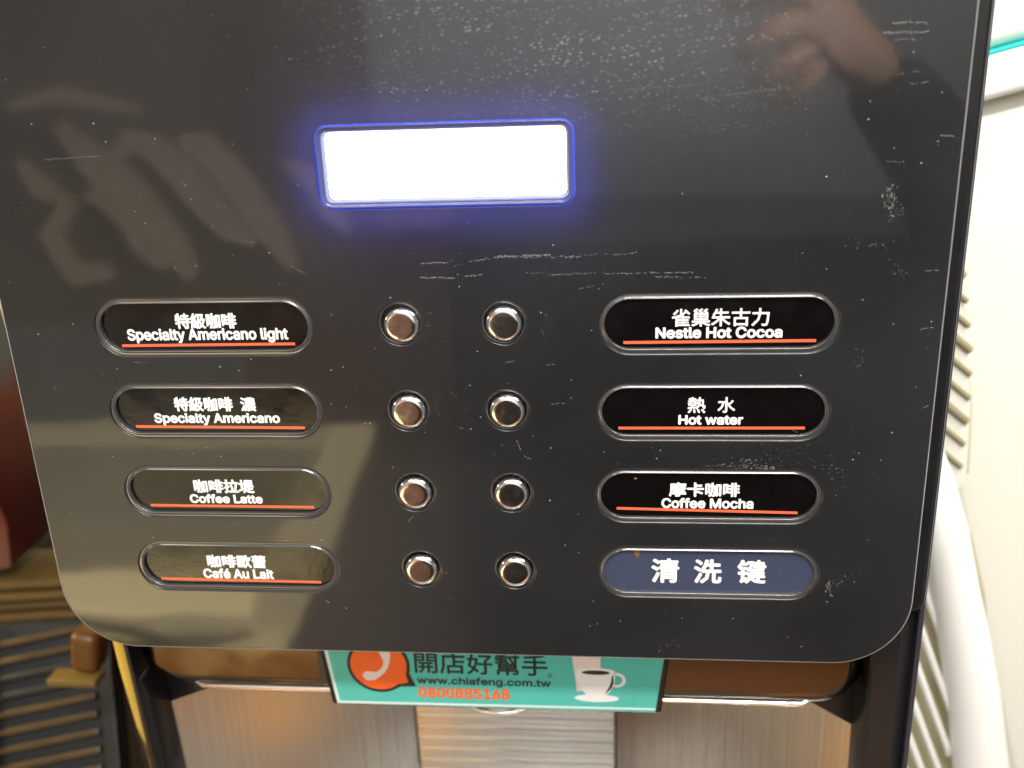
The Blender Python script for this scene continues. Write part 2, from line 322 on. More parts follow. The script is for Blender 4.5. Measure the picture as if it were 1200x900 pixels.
# outlines of the grotesque letters used on the labels: advance, then closed contours (x, y, x, y, ...), 1000 units to the em
GLYPHS = {".":[188,[[95,-4,86,-4,78,-1,70,3,63,9,57,16,53,24,50,32,50,41,50,50,53,59,57,66,63,73,70,79,78,83,86,86,95,87,104,86,113,83,121,79,128,73,134,66,138,59,140,50,141,41,140,32,138,24,134,16,128,9,121,3,113,-1,104,-4]]],"0":[453,[[227,-7,199,-5,174,1,151,11,130,24,111,41,95,62,80,86,69,113,60,144,53,178,49,214,48,254,49,294,53,330,60,364,69,395,81,422,95,447,112,467,130,484,151,498,174,508,200,514,227,516,254,514,279,508,302,498,323,484,342,467,358,447,372,422,384,395,393,364,400,330,404,294,405,254,404,214,400,178,393,144,384,113,373,86,359,62,342,41,323,24,302,11,279,1,254,-5],[227,50,245,51,261,56,276,63,290,74,303,87,313,103,323,122,330,144,336,168,340,194,343,223,344,254,343,285,340,314,336,341,330,365,323,387,313,405,303,422,290,435,276,446,261,453,245,458,227,460,209,458,192,453,177,446,163,435,151,422,140,405,131,387,123,365,117,341,113,314,110,285,109,254,110,223,113,194,117,168,123,144,131,122,140,103,151,87,163,74,177,63,192,56,209,51]]],"1":[453,[[76,0,76,55,391,55,391,0],[276,509,276,0,212,0,212,448,209,448,86,358,86,427,198,509]]],"5":[453,[[221,-7,199,-6,178,-2,159,3,140,11,123,21,108,32,94,45,83,60,73,76,66,93,62,111,60,130,122,130,124,119,127,108,132,98,138,89,145,80,154,73,163,66,173,60,184,56,196,52,208,50,221,50,236,51,250,53,264,58,276,64,288,72,298,82,307,92,314,104,320,117,324,131,327,146,328,162,327,178,324,193,320,208,314,221,306,233,297,244,286,254,275,262,262,269,248,273,233,276,218,277,205,276,192,275,180,272,167,268,156,264,145,258,136,252,128,246,67,253,96,509,366,509,366,452,151,452,134,301,136,301,145,308,155,315,166,320,178,325,190,329,203,331,216,333,229,334,247,333,263,330,279,326,294,321,308,314,321,306,334,296,345,285,355,273,364,260,372,246,379,231,384,215,388,199,390,181,391,163,390,139,385,117,379,95,369,76,357,57,343,41,327,27,309,15,289,6,268,-1,245,-5]]],"6":[453,[[226,-7,203,-5,182,-1,161,5,142,15,125,26,109,40,96,56,84,74,75,94,69,115,65,138,64,162,65,180,68,199,73,219,80,239,89,261,102,285,118,311,137,340,252,509,322,509,151,261,145,261,149,268,154,275,159,281,165,288,172,293,179,299,187,303,196,307,205,310,214,312,224,314,235,314,257,313,278,309,298,303,316,295,332,284,346,271,359,257,370,240,378,221,384,201,388,180,389,157,388,134,384,112,377,92,368,73,356,55,343,39,327,26,310,14,291,5,271,-2,249,-6],[226,48,241,49,254,52,267,56,279,63,289,70,299,79,307,90,314,101,320,114,324,128,327,142,327,157,327,173,324,187,320,201,314,213,307,225,299,235,289,244,279,251,267,258,254,262,241,264,226,265,212,264,198,262,186,258,174,252,163,244,153,235,145,225,138,214,132,201,128,188,126,174,125,158,126,143,128,128,132,114,138,102,145,90,153,79,163,70,174,63,186,56,198,52,212,49]]],"8":[453,[[226,-7,201,-6,178,-2,156,3,136,11,117,21,101,33,86,47,74,62,64,78,57,96,53,115,52,135,53,151,55,166,59,181,65,195,72,208,81,220,90,231,101,241,113,249,125,256,139,261,153,265,153,267,135,273,119,282,105,293,93,308,83,324,76,342,72,360,70,380,72,399,75,417,82,434,90,450,101,464,114,477,129,488,146,498,164,506,184,511,204,514,226,516,248,514,269,511,288,506,306,498,323,488,337,477,350,464,361,450,370,434,377,417,380,399,382,380,380,361,376,342,369,324,359,308,347,293,333,282,318,273,300,267,300,265,314,261,327,256,339,249,351,241,362,231,372,220,380,208,387,195,393,181,397,166,400,151,401,135,399,115,395,96,388,78,378,62,366,47,352,33,335,21,317,11,296,3,275,-2,251,-6],[226,49,243,50,258,52,272,55,285,60,296,66,307,74,315,82,323,91,329,102,333,113,336,126,337,139,336,152,333,165,329,177,322,189,314,199,305,208,295,216,283,223,270,228,256,232,242,234,226,235,211,234,196,232,182,228,169,223,157,216,147,208,138,199,130,189,123,177,119,165,116,152,115,139,116,126,119,113,123,102,129,91,136,82,145,74,156,66,167,60,180,55,195,52,210,50],[226,290,239,290,252,292,263,296,274,300,284,306,293,313,300,321,307,330,312,341,316,351,318,363,319,376,318,388,316,399,313,410,308,420,301,429,294,437,285,444,275,449,264,454,252,457,240,459,226,460,213,459,200,457,188,454,177,449,167,444,159,437,151,429,145,420,139,410,136,399,134,388,133,376,134,363,136,351,139,341,145,330,151,321,159,313,168,306,178,300,189,296,201,292,213,290]]],"A":[480,[[16,0,201,509,276,509,463,0,395,0,287,302,282,317,276,334,270,352,264,372,257,394,250,420,241,447,232,478,245,478,236,447,228,419,220,393,213,371,206,351,201,333,195,317,191,302,85,0],[110,142,110,199,370,199,370,142]]],"C":[510,[[267,-7,235,-5,205,1,177,11,150,25,126,42,104,63,86,88,70,115,57,146,48,179,42,215,40,254,42,293,48,329,57,362,70,393,86,421,104,445,126,466,150,484,177,498,205,508,235,514,267,516,286,515,305,513,323,509,340,504,357,498,373,490,388,481,402,471,415,460,427,447,438,433,448,418,456,402,463,385,469,367,473,348,408,348,405,361,401,373,395,384,389,395,382,404,375,413,366,421,357,428,348,435,337,440,327,445,315,449,304,452,292,454,280,455,267,456,245,454,223,450,203,443,184,432,166,419,150,403,137,385,125,364,116,340,109,314,105,285,103,254,105,223,109,194,116,168,125,145,137,123,151,105,166,89,184,76,203,66,223,59,245,54,267,53,280,53,292,55,304,57,315,60,327,64,337,69,348,74,357,81,366,88,375,96,382,105,389,114,395,125,401,136,405,148,408,160,473,160,469,142,463,124,457,107,448,91,438,76,428,62,416,49,402,38,388,28,373,19,357,11,341,5,323,0,305,-4,286,-6]]],"H":[517,[[60,0,60,509,125,509,125,289,392,289,392,509,457,509,457,0,392,0,392,232,125,232,125,0]]],"L":[393,[[60,0,60,509,125,509,125,57,361,57,361,0]]],"M":[628,[[60,0,60,509,152,509,277,187,287,159,299,123,311,84,322,49,307,49,318,83,330,121,342,158,352,187,476,509,568,509,568,0,504,0,504,291,504,327,505,369,506,413,507,457,513,457,509,445,505,433,502,421,498,409,482,363,467,322,456,291,342,0,286,0,170,291,159,321,145,361,129,408,112,457,119,457,120,416,121,372,122,328,122,291,122,0]]],"N":[523,[[60,0,60,509,136,509,343,183,347,176,352,169,357,160,363,151,369,141,375,130,381,119,388,107,394,94,401,82,407,68,414,55,405,54,403,68,402,81,401,95,401,108,400,121,400,134,399,146,399,157,399,195,399,509,463,509,463,0,387,0,202,290,177,331,171,342,164,354,156,367,148,381,108,452,119,454,122,384,124,328,125,291,125,0]]],"S":[447,[[224,-9,197,-8,172,-4,149,1,128,9,108,19,91,31,76,45,64,60,54,77,46,96,41,115,38,137,104,137,107,123,110,110,116,98,123,88,132,79,142,71,154,64,166,59,180,55,194,52,209,50,224,49,241,50,257,52,272,55,286,60,299,66,311,74,321,82,329,92,336,102,341,114,345,126,346,139,345,151,342,161,338,171,332,179,325,186,316,193,307,199,296,205,284,209,272,214,259,218,245,222,184,239,154,249,128,260,105,274,86,289,71,307,60,326,54,348,52,372,53,393,58,413,65,431,75,448,87,463,102,476,119,488,138,498,158,506,180,511,203,514,227,516,252,514,275,511,296,505,316,498,334,488,351,476,365,463,377,449,387,433,394,415,399,397,401,378,337,378,334,396,326,412,316,426,302,437,286,447,267,453,247,457,225,459,209,458,194,456,180,452,167,448,156,442,145,435,136,427,129,418,123,409,118,398,116,387,115,376,116,363,119,352,124,342,131,334,139,326,148,319,158,313,169,308,180,304,191,300,202,296,212,293,264,279,276,276,287,272,299,268,312,264,324,258,336,252,347,245,359,238,369,229,379,220,387,209,395,198,401,185,405,171,407,155,408,139,407,118,403,99,396,81,386,64,374,48,360,34,343,21,323,11,302,2,278,-4,252,-8]]],"a":[389,[[160,-9,142,-8,126,-5,110,-1,94,5,80,12,68,22,57,32,48,45,40,58,35,73,31,90,30,108,31,123,34,138,38,150,43,161,50,171,58,179,67,187,78,193,89,199,100,203,112,207,125,211,138,213,152,216,165,218,178,220,234,227,244,228,252,230,259,232,265,235,270,238,273,243,275,248,276,255,276,257,275,268,273,279,271,288,267,297,262,304,256,311,248,317,240,322,230,326,220,329,208,330,196,331,183,330,171,329,159,326,149,322,140,318,132,313,124,307,118,301,112,294,107,288,103,281,100,274,41,291,48,308,57,322,67,335,79,346,91,355,104,364,118,370,133,375,148,379,163,382,179,384,194,384,204,384,215,383,227,382,239,379,251,376,263,372,275,367,286,360,296,353,306,343,315,333,322,320,329,306,333,290,336,272,337,251,337,0,277,0,277,52,272,52,269,45,264,38,258,32,252,25,244,18,236,12,226,6,215,1,203,-3,190,-6,176,-8],[170,45,187,46,202,49,216,53,228,59,239,66,248,74,257,83,263,93,269,104,272,115,275,126,276,138,276,190,273,188,270,186,265,184,259,182,253,180,246,179,239,177,231,176,200,171,175,168,165,166,154,164,144,162,134,159,125,155,117,150,110,145,103,139,98,132,95,124,93,115,92,105,92,95,94,87,98,79,102,72,107,66,114,61,121,56,130,52,139,49,149,47,159,46]]],"c":[396,[[207,-8,182,-7,159,-2,137,6,117,16,98,30,82,46,68,64,56,85,46,108,40,133,36,159,34,187,36,216,40,243,46,268,56,291,68,312,82,330,98,346,117,360,137,371,159,378,182,383,207,384,221,384,234,383,247,380,260,377,272,373,284,368,295,362,305,356,315,349,324,341,332,332,340,322,347,312,353,301,358,289,362,277,303,262,301,269,298,276,294,283,290,289,286,295,281,301,276,306,270,311,264,315,257,319,250,322,242,325,234,327,226,329,217,329,207,330,189,329,173,325,158,319,145,310,134,300,124,287,115,274,108,258,103,242,99,224,97,206,96,187,97,169,99,151,103,134,108,117,115,102,124,89,134,76,145,66,158,57,173,51,189,48,207,46,217,47,226,48,234,49,243,52,250,54,258,58,264,62,271,66,277,71,282,76,287,82,292,89,296,95,299,102,302,110,304,117,363,102,359,90,354,78,348,67,341,56,334,46,325,37,316,29,306,21,296,15,285,9,273,4,261,-1,248,-4,235,-6,221,-8]]],"e":[404,[[212,-8,185,-7,161,-2,138,6,117,16,98,30,82,46,68,64,56,85,46,108,40,132,35,159,34,187,35,215,39,242,46,267,55,290,67,311,81,329,97,346,115,359,135,370,157,378,180,383,205,384,221,384,236,382,251,379,266,374,280,368,294,361,307,351,319,341,331,329,341,315,350,299,357,282,363,263,368,242,370,219,371,194,371,169,75,169,75,221,338,221,310,202,309,220,307,237,303,254,298,269,291,282,283,294,273,305,263,314,250,321,237,326,222,329,205,330,189,329,173,326,159,321,146,313,135,304,125,294,116,282,109,270,103,256,99,241,97,226,96,211,96,178,97,157,100,139,104,122,110,106,118,92,128,80,139,70,151,61,165,55,179,50,195,47,212,46,224,47,234,48,244,50,254,53,263,56,271,61,278,66,285,73,292,80,297,88,302,96,306,105,365,91,360,77,353,63,345,51,335,39,324,29,311,19,298,11,283,4,266,-1,249,-5,231,-7]]],"f":[254,[[228,379,228,327,6,327,6,379],[81,0,81,432,82,447,84,461,89,474,96,486,104,496,113,505,124,513,135,519,148,524,161,527,174,529,187,530,197,530,207,529,215,528,222,527,229,525,234,524,239,522,243,521,227,468,215,472,211,473,206,473,200,474,195,474,182,473,171,470,162,466,154,460,149,452,145,443,142,431,142,419,142,0]]],"g":[425,[[207,-151,187,-150,168,-148,150,-144,134,-140,119,-134,105,-127,93,-119,82,-110,73,-101,64,-91,57,-80,51,-69,101,-41,106,-47,110,-53,116,-59,122,-66,128,-72,136,-78,145,-83,154,-88,165,-92,178,-95,192,-97,207,-97,229,-96,249,-92,267,-85,282,-75,295,-62,304,-47,310,-28,311,-6,311,68,306,68,302,62,298,56,293,49,287,41,280,34,272,28,263,21,252,16,241,11,227,8,212,5,195,5,173,6,152,10,132,17,113,27,95,39,80,53,67,71,55,90,46,112,39,136,35,163,34,191,35,220,39,246,46,271,55,293,66,314,80,332,95,347,112,361,131,371,152,378,173,383,196,384,213,384,228,382,242,378,253,373,264,367,273,360,281,353,288,346,294,338,299,331,304,325,308,319,313,319,313,379,372,379,372,-9,371,-32,367,-54,360,-73,350,-90,338,-104,324,-117,308,-127,291,-136,271,-142,251,-147,229,-150],[205,59,222,60,237,63,251,68,264,75,275,84,285,95,293,107,300,121,305,137,309,154,312,172,312,193,312,212,309,231,305,248,300,264,293,278,285,291,275,303,264,312,251,320,237,325,222,329,205,330,188,329,172,325,158,320,145,312,134,302,124,290,115,277,109,262,103,246,99,229,97,212,96,193,97,173,99,155,103,138,109,123,116,108,124,96,134,85,145,76,158,68,172,63,188,60]]],"h":[410,[[114,227,114,0,53,0,53,509,114,509,114,287,102,287,112,312,124,332,137,349,152,362,169,372,187,379,207,383,227,384,246,383,264,380,280,376,295,369,309,360,321,349,332,336,341,321,348,304,353,285,356,264,357,240,357,0,296,0,296,235,295,256,290,275,283,291,273,304,260,315,246,323,229,328,210,329,197,328,184,326,172,322,161,317,150,311,141,303,133,293,126,283,121,271,117,257,114,243]]],"i":[167,[[53,0,53,379,114,379,114,0],[84,443,75,444,67,446,60,449,54,455,48,461,44,468,42,475,41,483,42,491,44,499,48,506,54,512,60,517,67,521,75,523,84,524,92,523,100,521,107,517,114,512,119,506,123,499,126,491,126,483,126,475,123,468,119,461,114,455,107,449,100,446,92,444]]],"l":[189,[[139,-2,119,-1,101,3,86,10,74,20,65,33,58,47,54,65,53,84,53,509,114,509,114,99,114,87,115,77,117,68,120,62,124,58,130,54,137,53,146,52,160,53,170,54,181,3,162,-1,156,-2,151,-2,145,-2]]],"m":[610,[[53,0,53,379,112,379,112,295,108,295,112,310,118,323,125,335,132,346,141,355,151,363,161,370,172,376,183,380,195,384,207,386,219,386,239,385,257,380,273,372,287,361,299,347,309,331,316,314,321,295,312,295,317,308,322,321,329,332,337,343,347,353,357,361,368,369,381,375,394,380,407,383,422,385,437,386,453,385,468,383,483,378,497,372,510,364,522,354,532,342,541,328,548,313,553,296,556,276,557,255,557,0,496,0,496,254,494,273,490,289,483,302,473,313,460,321,447,326,433,329,419,330,406,330,395,328,384,324,374,320,365,314,358,307,351,299,345,290,341,280,338,270,336,259,335,247,335,0,274,0,274,260,273,275,269,288,262,301,253,311,242,320,229,326,215,329,199,330,188,330,178,328,168,325,158,320,148,314,140,307,132,299,126,289,121,278,117,266,114,253,114,238,114,0]]],"n":[410,[[114,227,114,0,53,0,53,379,112,379,112,287,102,287,112,312,124,332,137,349,152,362,169,372,187,379,207,383,227,384,246,383,264,380,280,376,295,369,309,360,321,349,332,336,341,321,348,304,353,285,356,264,357,240,357,0,296,0,296,235,295,256,290,275,283,291,273,304,260,315,246,323,229,328,210,329,197,328,184,326,172,322,161,317,150,311,141,303,133,293,126,283,121,271,117,257,114,243]]],"o":[415,[[207,-8,182,-7,159,-2,137,6,117,16,98,30,82,46,68,64,56,85,46,108,40,133,36,159,34,187,36,216,40,243,46,268,56,291,68,312,82,330,98,346,117,360,137,371,159,378,182,383,207,384,233,383,256,378,278,371,299,360,317,346,333,330,347,312,359,291,369,268,376,243,380,216,381,187,380,159,376,133,369,108,359,85,347,64,333,46,317,30,299,16,278,6,256,-2,233,-7],[207,46,226,48,242,51,257,57,270,66,282,76,292,89,300,102,307,117,312,134,316,151,318,169,319,187,318,206,316,224,312,242,307,258,300,274,292,287,282,300,270,310,257,319,242,325,226,329,207,330,189,329,173,325,158,319,145,310,134,300,124,287,115,274,108,258,103,242,99,224,97,206,96,187,97,169,99,151,103,134,108,117,115,102,124,89,134,76,145,66,158,57,173,51,189,48]]],"p":[424,[[53,-143,53,379,112,379,112,319,118,319,122,325,126,331,131,338,137,346,144,353,152,360,161,367,171,373,183,378,197,381,212,384,229,384,252,383,274,378,294,371,313,361,330,347,345,332,359,313,370,293,379,270,385,245,389,218,390,189,389,160,385,133,379,108,370,84,359,64,346,45,330,29,313,16,294,5,274,-2,252,-7,229,-8,213,-7,198,-5,184,-1,173,4,162,10,153,17,145,24,138,31,132,39,127,46,122,53,118,59,114,59,114,-143],[220,47,237,48,253,51,267,57,279,66,291,76,301,88,309,101,316,117,321,133,325,151,327,170,328,189,327,209,325,227,321,245,316,261,309,276,301,290,291,301,280,311,267,319,253,325,237,329,220,330,203,329,188,325,174,320,161,312,150,302,140,291,132,278,125,263,120,247,116,229,113,210,113,189,113,169,116,150,120,132,125,115,132,100,140,86,150,75,162,65,174,57,188,51,204,48]]],"r":[259,[[53,0,53,379,112,379,112,321,115,321,122,335,130,347,140,358,152,367,166,375,181,380,196,384,213,385,229,384,243,384,243,322,230,324,224,325,219,325,213,326,207,326,194,325,182,323,170,319,159,315,149,309,140,301,132,293,126,284,121,273,117,262,114,250,114,237,114,0]]],"s":[365,[[182,-8,163,-7,145,-5,128,-2,112,3,98,10,84,18,72,27,62,38,53,50,45,63,40,78,36,94,94,107,99,92,105,79,114,69,124,60,136,54,150,49,165,46,181,45,200,46,217,50,232,55,244,62,255,71,262,81,267,91,268,103,267,112,265,121,260,129,254,136,246,142,237,147,225,151,212,155,149,170,125,177,104,186,87,196,72,208,61,222,53,237,48,255,47,274,48,290,51,305,57,319,65,332,75,343,87,354,100,363,115,370,131,377,149,381,167,384,187,384,206,384,223,381,239,378,254,372,267,366,279,358,290,349,299,339,307,328,314,316,319,303,324,290,268,277,264,288,258,298,251,307,243,316,232,323,219,328,205,331,187,333,171,332,156,329,143,324,131,317,121,308,114,299,110,289,109,277,110,267,112,258,117,250,124,243,133,237,144,232,157,227,172,223,229,209,254,202,275,194,292,183,306,171,317,158,325,142,330,125,331,107,330,90,326,75,321,61,312,47,302,35,290,24,276,15,260,6,242,0,223,-5,203,-7]]],"t":[227,[[204,379,204,327,6,327,6,379],[65,471,126,471,126,98,127,86,128,76,132,68,136,61,142,56,150,53,159,51,170,50,185,51,202,54,213,2,208,0,203,-1,198,-2,192,-3,186,-3,180,-4,174,-4,168,-4,145,-3,125,2,107,10,92,21,80,35,72,52,67,71,65,93]]],"u":[410,[[182,-5,164,-4,146,-1,130,4,115,11,101,20,89,31,78,44,69,59,62,76,57,95,54,116,53,139,53,379,114,379,114,144,115,123,119,105,127,89,137,75,150,64,164,56,181,52,200,50,213,51,226,53,238,57,249,62,259,69,268,77,276,86,283,97,289,109,293,122,295,137,296,153,296,379,357,379,357,0,298,0,298,92,307,92,297,67,286,47,272,30,257,17,240,7,222,0,203,-4]]],"w":[567,[[138,0,23,379,87,379,133,214,138,196,143,177,149,157,154,137,159,115,165,91,170,67,175,41,165,41,170,66,175,90,180,113,186,135,191,156,196,176,201,195,206,214,252,379,316,379,362,214,366,196,371,176,376,157,382,136,387,114,392,91,397,67,402,41,391,41,397,66,402,90,408,113,413,135,418,156,423,176,429,195,434,214,480,379,545,379,429,0,368,0,319,172,305,225,301,239,297,252,294,266,291,280,277,338,291,338,277,280,263,225,259,211,255,198,252,185,248,172,199,0]]],"y":[389,[[47,-139,61,-86,71,-87,80,-89,88,-90,96,-90,104,-89,111,-87,118,-84,124,-80,130,-74,136,-67,141,-58,146,-48,151,-36,163,-1,17,379,84,379,165,155,171,138,177,121,182,104,187,87,191,70,196,53,201,37,206,21,184,21,188,37,193,53,198,70,202,87,207,104,212,121,218,138,224,155,305,379,371,379,204,-58,198,-72,191,-85,184,-97,177,-107,168,-116,159,-124,150,-130,139,-136,128,-140,117,-143,104,-145,91,-145,84,-145,77,-145,71,-144,65,-143,59,-142,54,-141,51,-140]]],"é":[404,[[212,-8,185,-7,161,-2,138,6,117,16,98,30,82,46,68,64,56,85,46,108,40,132,35,159,34,187,35,215,39,242,46,267,55,290,67,311,81,329,97,346,115,359,135,370,157,378,180,383,205,384,221,384,236,382,251,379,266,374,280,368,294,361,307,351,319,341,331,329,341,315,350,299,357,282,363,263,368,242,370,219,371,194,371,169,75,169,75,221,338,221,310,202,309,220,307,237,303,254,298,269,291,282,283,294,273,305,263,314,250,321,237,326,222,329,205,330,189,329,173,326,159,321,146,313,135,304,125,294,116,282,109,270,103,256,99,241,97,226,96,211,96,178,97,157,100,139,104,122,110,106,118,92,128,80,139,70,151,61,165,55,179,50,195,47,212,46,224,47,234,48,244,50,254,53,263,56,271,61,278,66,285,73,292,80,297,88,302,96,306,105,365,91,360,77,353,63,345,51,335,39,324,29,311,19,298,11,283,4,266,-1,249,-5,231,-7],[177,429,225,529,293,529,227,429]]]," ":[188,[]]}

def text(name, body, x0, x1, z0, z1, y, m, parent, bold=0.0, own=False):
    """lettering fitted to a box of the given size (mm), standing 0.1 mm proud of y; bold = stroke growth in mm"""
    if own:
        cu = bpy.data.curves.new(name, 'CURVE'); cu.dimensions = '2D'; cu.fill_mode = 'BOTH'; pen = 0
        for ch in body:
            adv, cons = GLYPHS[ch]
            for q in cons:
                sp = cu.splines.new('POLY'); n = len(q) // 2; sp.points.add(n - 1); sp.use_cyclic_u = True
                for k in range(n): sp.points[k].co = ((pen + q[2 * k]) / 1000, q[2 * k + 1] / 1000, 0, 1)
            pen += adv
    else:
        cu = bpy.data.curves.new(name, 'FONT'); cu.body = body; cu.resolution_u = 2
    t = bpy.data.objects.new(name, cu); col.objects.link(t)
    me = bpy.data.meshes.new_from_object(t.evaluated_get(bpy.context.evaluated_depsgraph_get()))
    bpy.data.objects.remove(t); bpy.data.curves.remove(cu)
    xs = [v.co.x for v in me.vertices]; ys = [v.co.y for v in me.vertices]
    ax, bx_, ay, by = min(xs), max(xs), min(ys), max(ys)
    B = [(x0 + bold + (v.co.x - ax) / (bx_ - ax) * (x1 - x0 - 2 * bold), z0 + bold + (v.co.y - ay) / (by - ay) * (z1 - z0 - 2 * bold)) for v in me.vertices]
    F = [tuple(p.vertices) for p in me.polygons]; bpy.data.meshes.remove(me)
    vs, fs = [], []
    shifts = [(0, 0)] + ([(bold * math.cos(a * math.pi / 4), bold * math.sin(a * math.pi / 4)) for a in range(8)] if bold else [])
    for k, (dx, dz) in enumerate(shifts):          # heavy letters: the outline laid down again round itself, each 4 microns proud of the last
        i0 = len(vs); vs += [(x + dx, y - 0.05 - 0.004 * k, z + dz) for x, z in B]; fs += [tuple(i0 + q for q in f) for f in F]
    return from_data(name, vs, fs, m, parent, 0)

def tube(name, pts, r, m, parent=None, n=10, radii=None):
    vs = []; fs = []; P = [Vector(p) for p in pts]
    for i, p in enumerate(P):
        t = (P[min(i + 1, len(P) - 1)] - P[max(i - 1, 0)]).normalized()
        u = t.cross(Vector((0, 1, 0.01))).normalized(); w = t.cross(u)
        rr = radii[i] if radii else r
        for k in range(n):
            a = 2 * math.pi * k / n; vs.append(tuple(p + (u * math.cos(a) + w * math.sin(a)) * rr))
    for i in range(len(P) - 1):
        for k in range(n):
            fs.append((i * n + k, i * n + (k + 1) % n, (i + 1) * n + (k + 1) % n, (i + 1) * n + k))
    fs.append(tuple(range(n))); fs.append(tuple(range((len(P) - 1) * n, len(P) * n)))
    return from_data(name, vs, fs, m, parent, 60)

# ================================================================== THE SETTING (wall, counter)
m_wallm = mat("cream_wall_paint", (0.66, 0.62, 0.50), 0.7, noise=0.06, nscale=6, bump=0.1)
m_counter = mat("dark_brown_counter", (0.075, 0.035, 0.018), 0.35, noise=0.4, nscale=14, rvar=0.1)
tag(box("wall", -1500, 1500, 420, 470, -420, 1200, m_wallm, bevel=0), kind="structure")
tag(box("counter", -1500, 1500, -120, 418, -450, -420, m_counter, bevel=2), kind="structure")
m_shoptop = mat("grey_beige_laminate", (0.17, 0.155, 0.135), 0.5, noise=.1, nscale=9)
m_shopwood = mat("orange_brown_wood", (0.34, 0.15, 0.045), 0.4, noise=.35, nscale=9, stretch=(1, 6, 6))
tag(box("shop_counter", -700, 700, -445, -122, -452, -424, m_shoptop, bevel=2), kind="structure")
tag(box("hood_tint_left", -520, -190, -443, -262, -423.5, -405, m_shopwood, bevel=6), "wider orange-brown slab added unseen on the counter, left one, mirrored in the dark chrome hood", "tray")  # slab added to tint the left hood's reflection orange
tag(box("hood_tint_right", 40, 330, -443, -290, -423.5, -409, m_shopwood, bevel=6), "orange-brown slab added unseen on the counter, right one, mirrored in the dark chrome hood", "board")  # second added slab, tinting the right hood the same way
m_orange_tint = mat("orange_tint", (0.62, 0.29, 0.07), 0.4, noise=.1)
for x_, y_, l_ in ((168, -205, "orange round coaster added unseen, right one of two, to tint the steel bay"), (-128, -200, "orange round coaster added unseen, left one of two, to tint the steel bay")):
    bmc = bmesh.new(); bmesh.ops.create_cone(bmc, cap_ends=True, segments=40, radius1=.046, radius2=.044, depth=.006, matrix=Matrix.Translation((x_ * S, y_ * S, -.4205)))
    tag(from_bm("reflector", bmc, m_orange_tint), l_, "reflector", "unseen discs tinting the steel bay")  # discs added to put orange patches into the steel's reflection
m_shopwall = mat("pale_grey_shop_wall", (0.62, 0.64, 0.64), 0.8, noise=0.08, nscale=3)
tag(box("shop_wall", -1900, 1900, -1650, -1600, -2500, 1500, m_shopwall, bevel=0), kind="structure")

# ================================================================== COFFEE MACHINE
machine = thing("coffee_machine", "black coffee vending machine front with lit display and two columns of chrome buttons", "coffee machine", (0, 0, 0))
HL, RR = 24.6, 7.35
LX, RX = -75.0, 75.0
PILL = [(LX - .0, 40.3), (LX, 13.5), (LX, -13.9), (LX, -40.7), (RX + .8, 40.0), (RX - .1, 13.2), (RX - .7, -14.0), (RX, -40.2)]
BTN = [(-15.4, 40.8), (-15.1, 13.7), (-14.9, -13.4), (-14.8, -40.4), (14.9, 40.8), (14.8, 13.8), (15.0, -13.3), (15.1, -40.4)]
OFF = 1.45
outl = [rrect(-136.8, 136.8, -71.8, 166, 22, 16, (8, 8, 23, 23))]
outl += [stadium(x, z, HL, RR + OFF) for x, z in PILL]
outl += [circle(x, z, 6.45) for x, z in BTN]
outl += [rrect(-35.4, 36.0, 74.6, 97.2, 4.2, 6)]
front = plate("front_panel", outl, 0, 3.2, m_panel, machine, bevel=0.45, res=3)

m_edgegrey = mat("cut_acrylic_edge", (0.30, 0.29, 0.29), 0.3, noise=.2)
plate("panel_edge", [rrect(-137.05, 137.05, -72.05, 166.25, 22, 16, (8, 8, 23.2, 23.2)), rrect(-136.55, 136.55, -71.55, 165.8, 22, 16, (8, 8, 22.8, 22.8))], .28, 2.9, m_edgegrey, front, bevel=.1, res=1)
# dust flecks, scratches and scuffs lying on the panel -------------------------
def on_plate(x, z, pad=1.0):
    if abs(x) > 134 or z < -69 or z > 150: return False
    if abs(x) > 112 and z < -48: return False
    for px, pz in PILL:
        if abs(z - pz) < RR + OFF + pad and abs(x - px) < HL + RR + OFF + pad: return False
    for px, pz in BTN:
        if math.hypot(x - px, z - pz) < 6.6 + pad: return False
    return not (-37 < x < 38 and 73 < z < 99)
sv, sf = [], []
def fleck(x, z, a, b, ang, y=0.0):
    n = 6; i0 = len(sv)
    for k in range(n):
        t = 2 * math.pi * k / n; q = random.uniform(.65, 1.1)
        u, v = a * q * math.cos(t), b * q * math.sin(t)
        sv.append((x + u * math.cos(ang) - v * math.sin(ang), y - 0.035, z + u * math.sin(ang) + v * math.cos(ang)))
    sf.append(tuple(range(i0, i0 + n)))
for _ in range(950):
    x = random.uniform(-134, 134); z = random.uniform(-69, 135)
    if not on_plate(x, z): continue
    s = 0.045 + 0.13 * random.random() ** 4
    fleck(x, z, s * random.uniform(1, 2.0), s, random.uniform(-.6, .6))
for _ in range(30):
    x = random.uniform(-134, 134); z = random.uniform(-69, 135)
    if on_plate(x, z): fleck(x, z, random.uniform(.15, .28), random.uniform(.1, .2), random.uniform(0, 3))
tag(from_data("dust_fleck", sv, sf, m_speck, front, 0), kind="stuff")

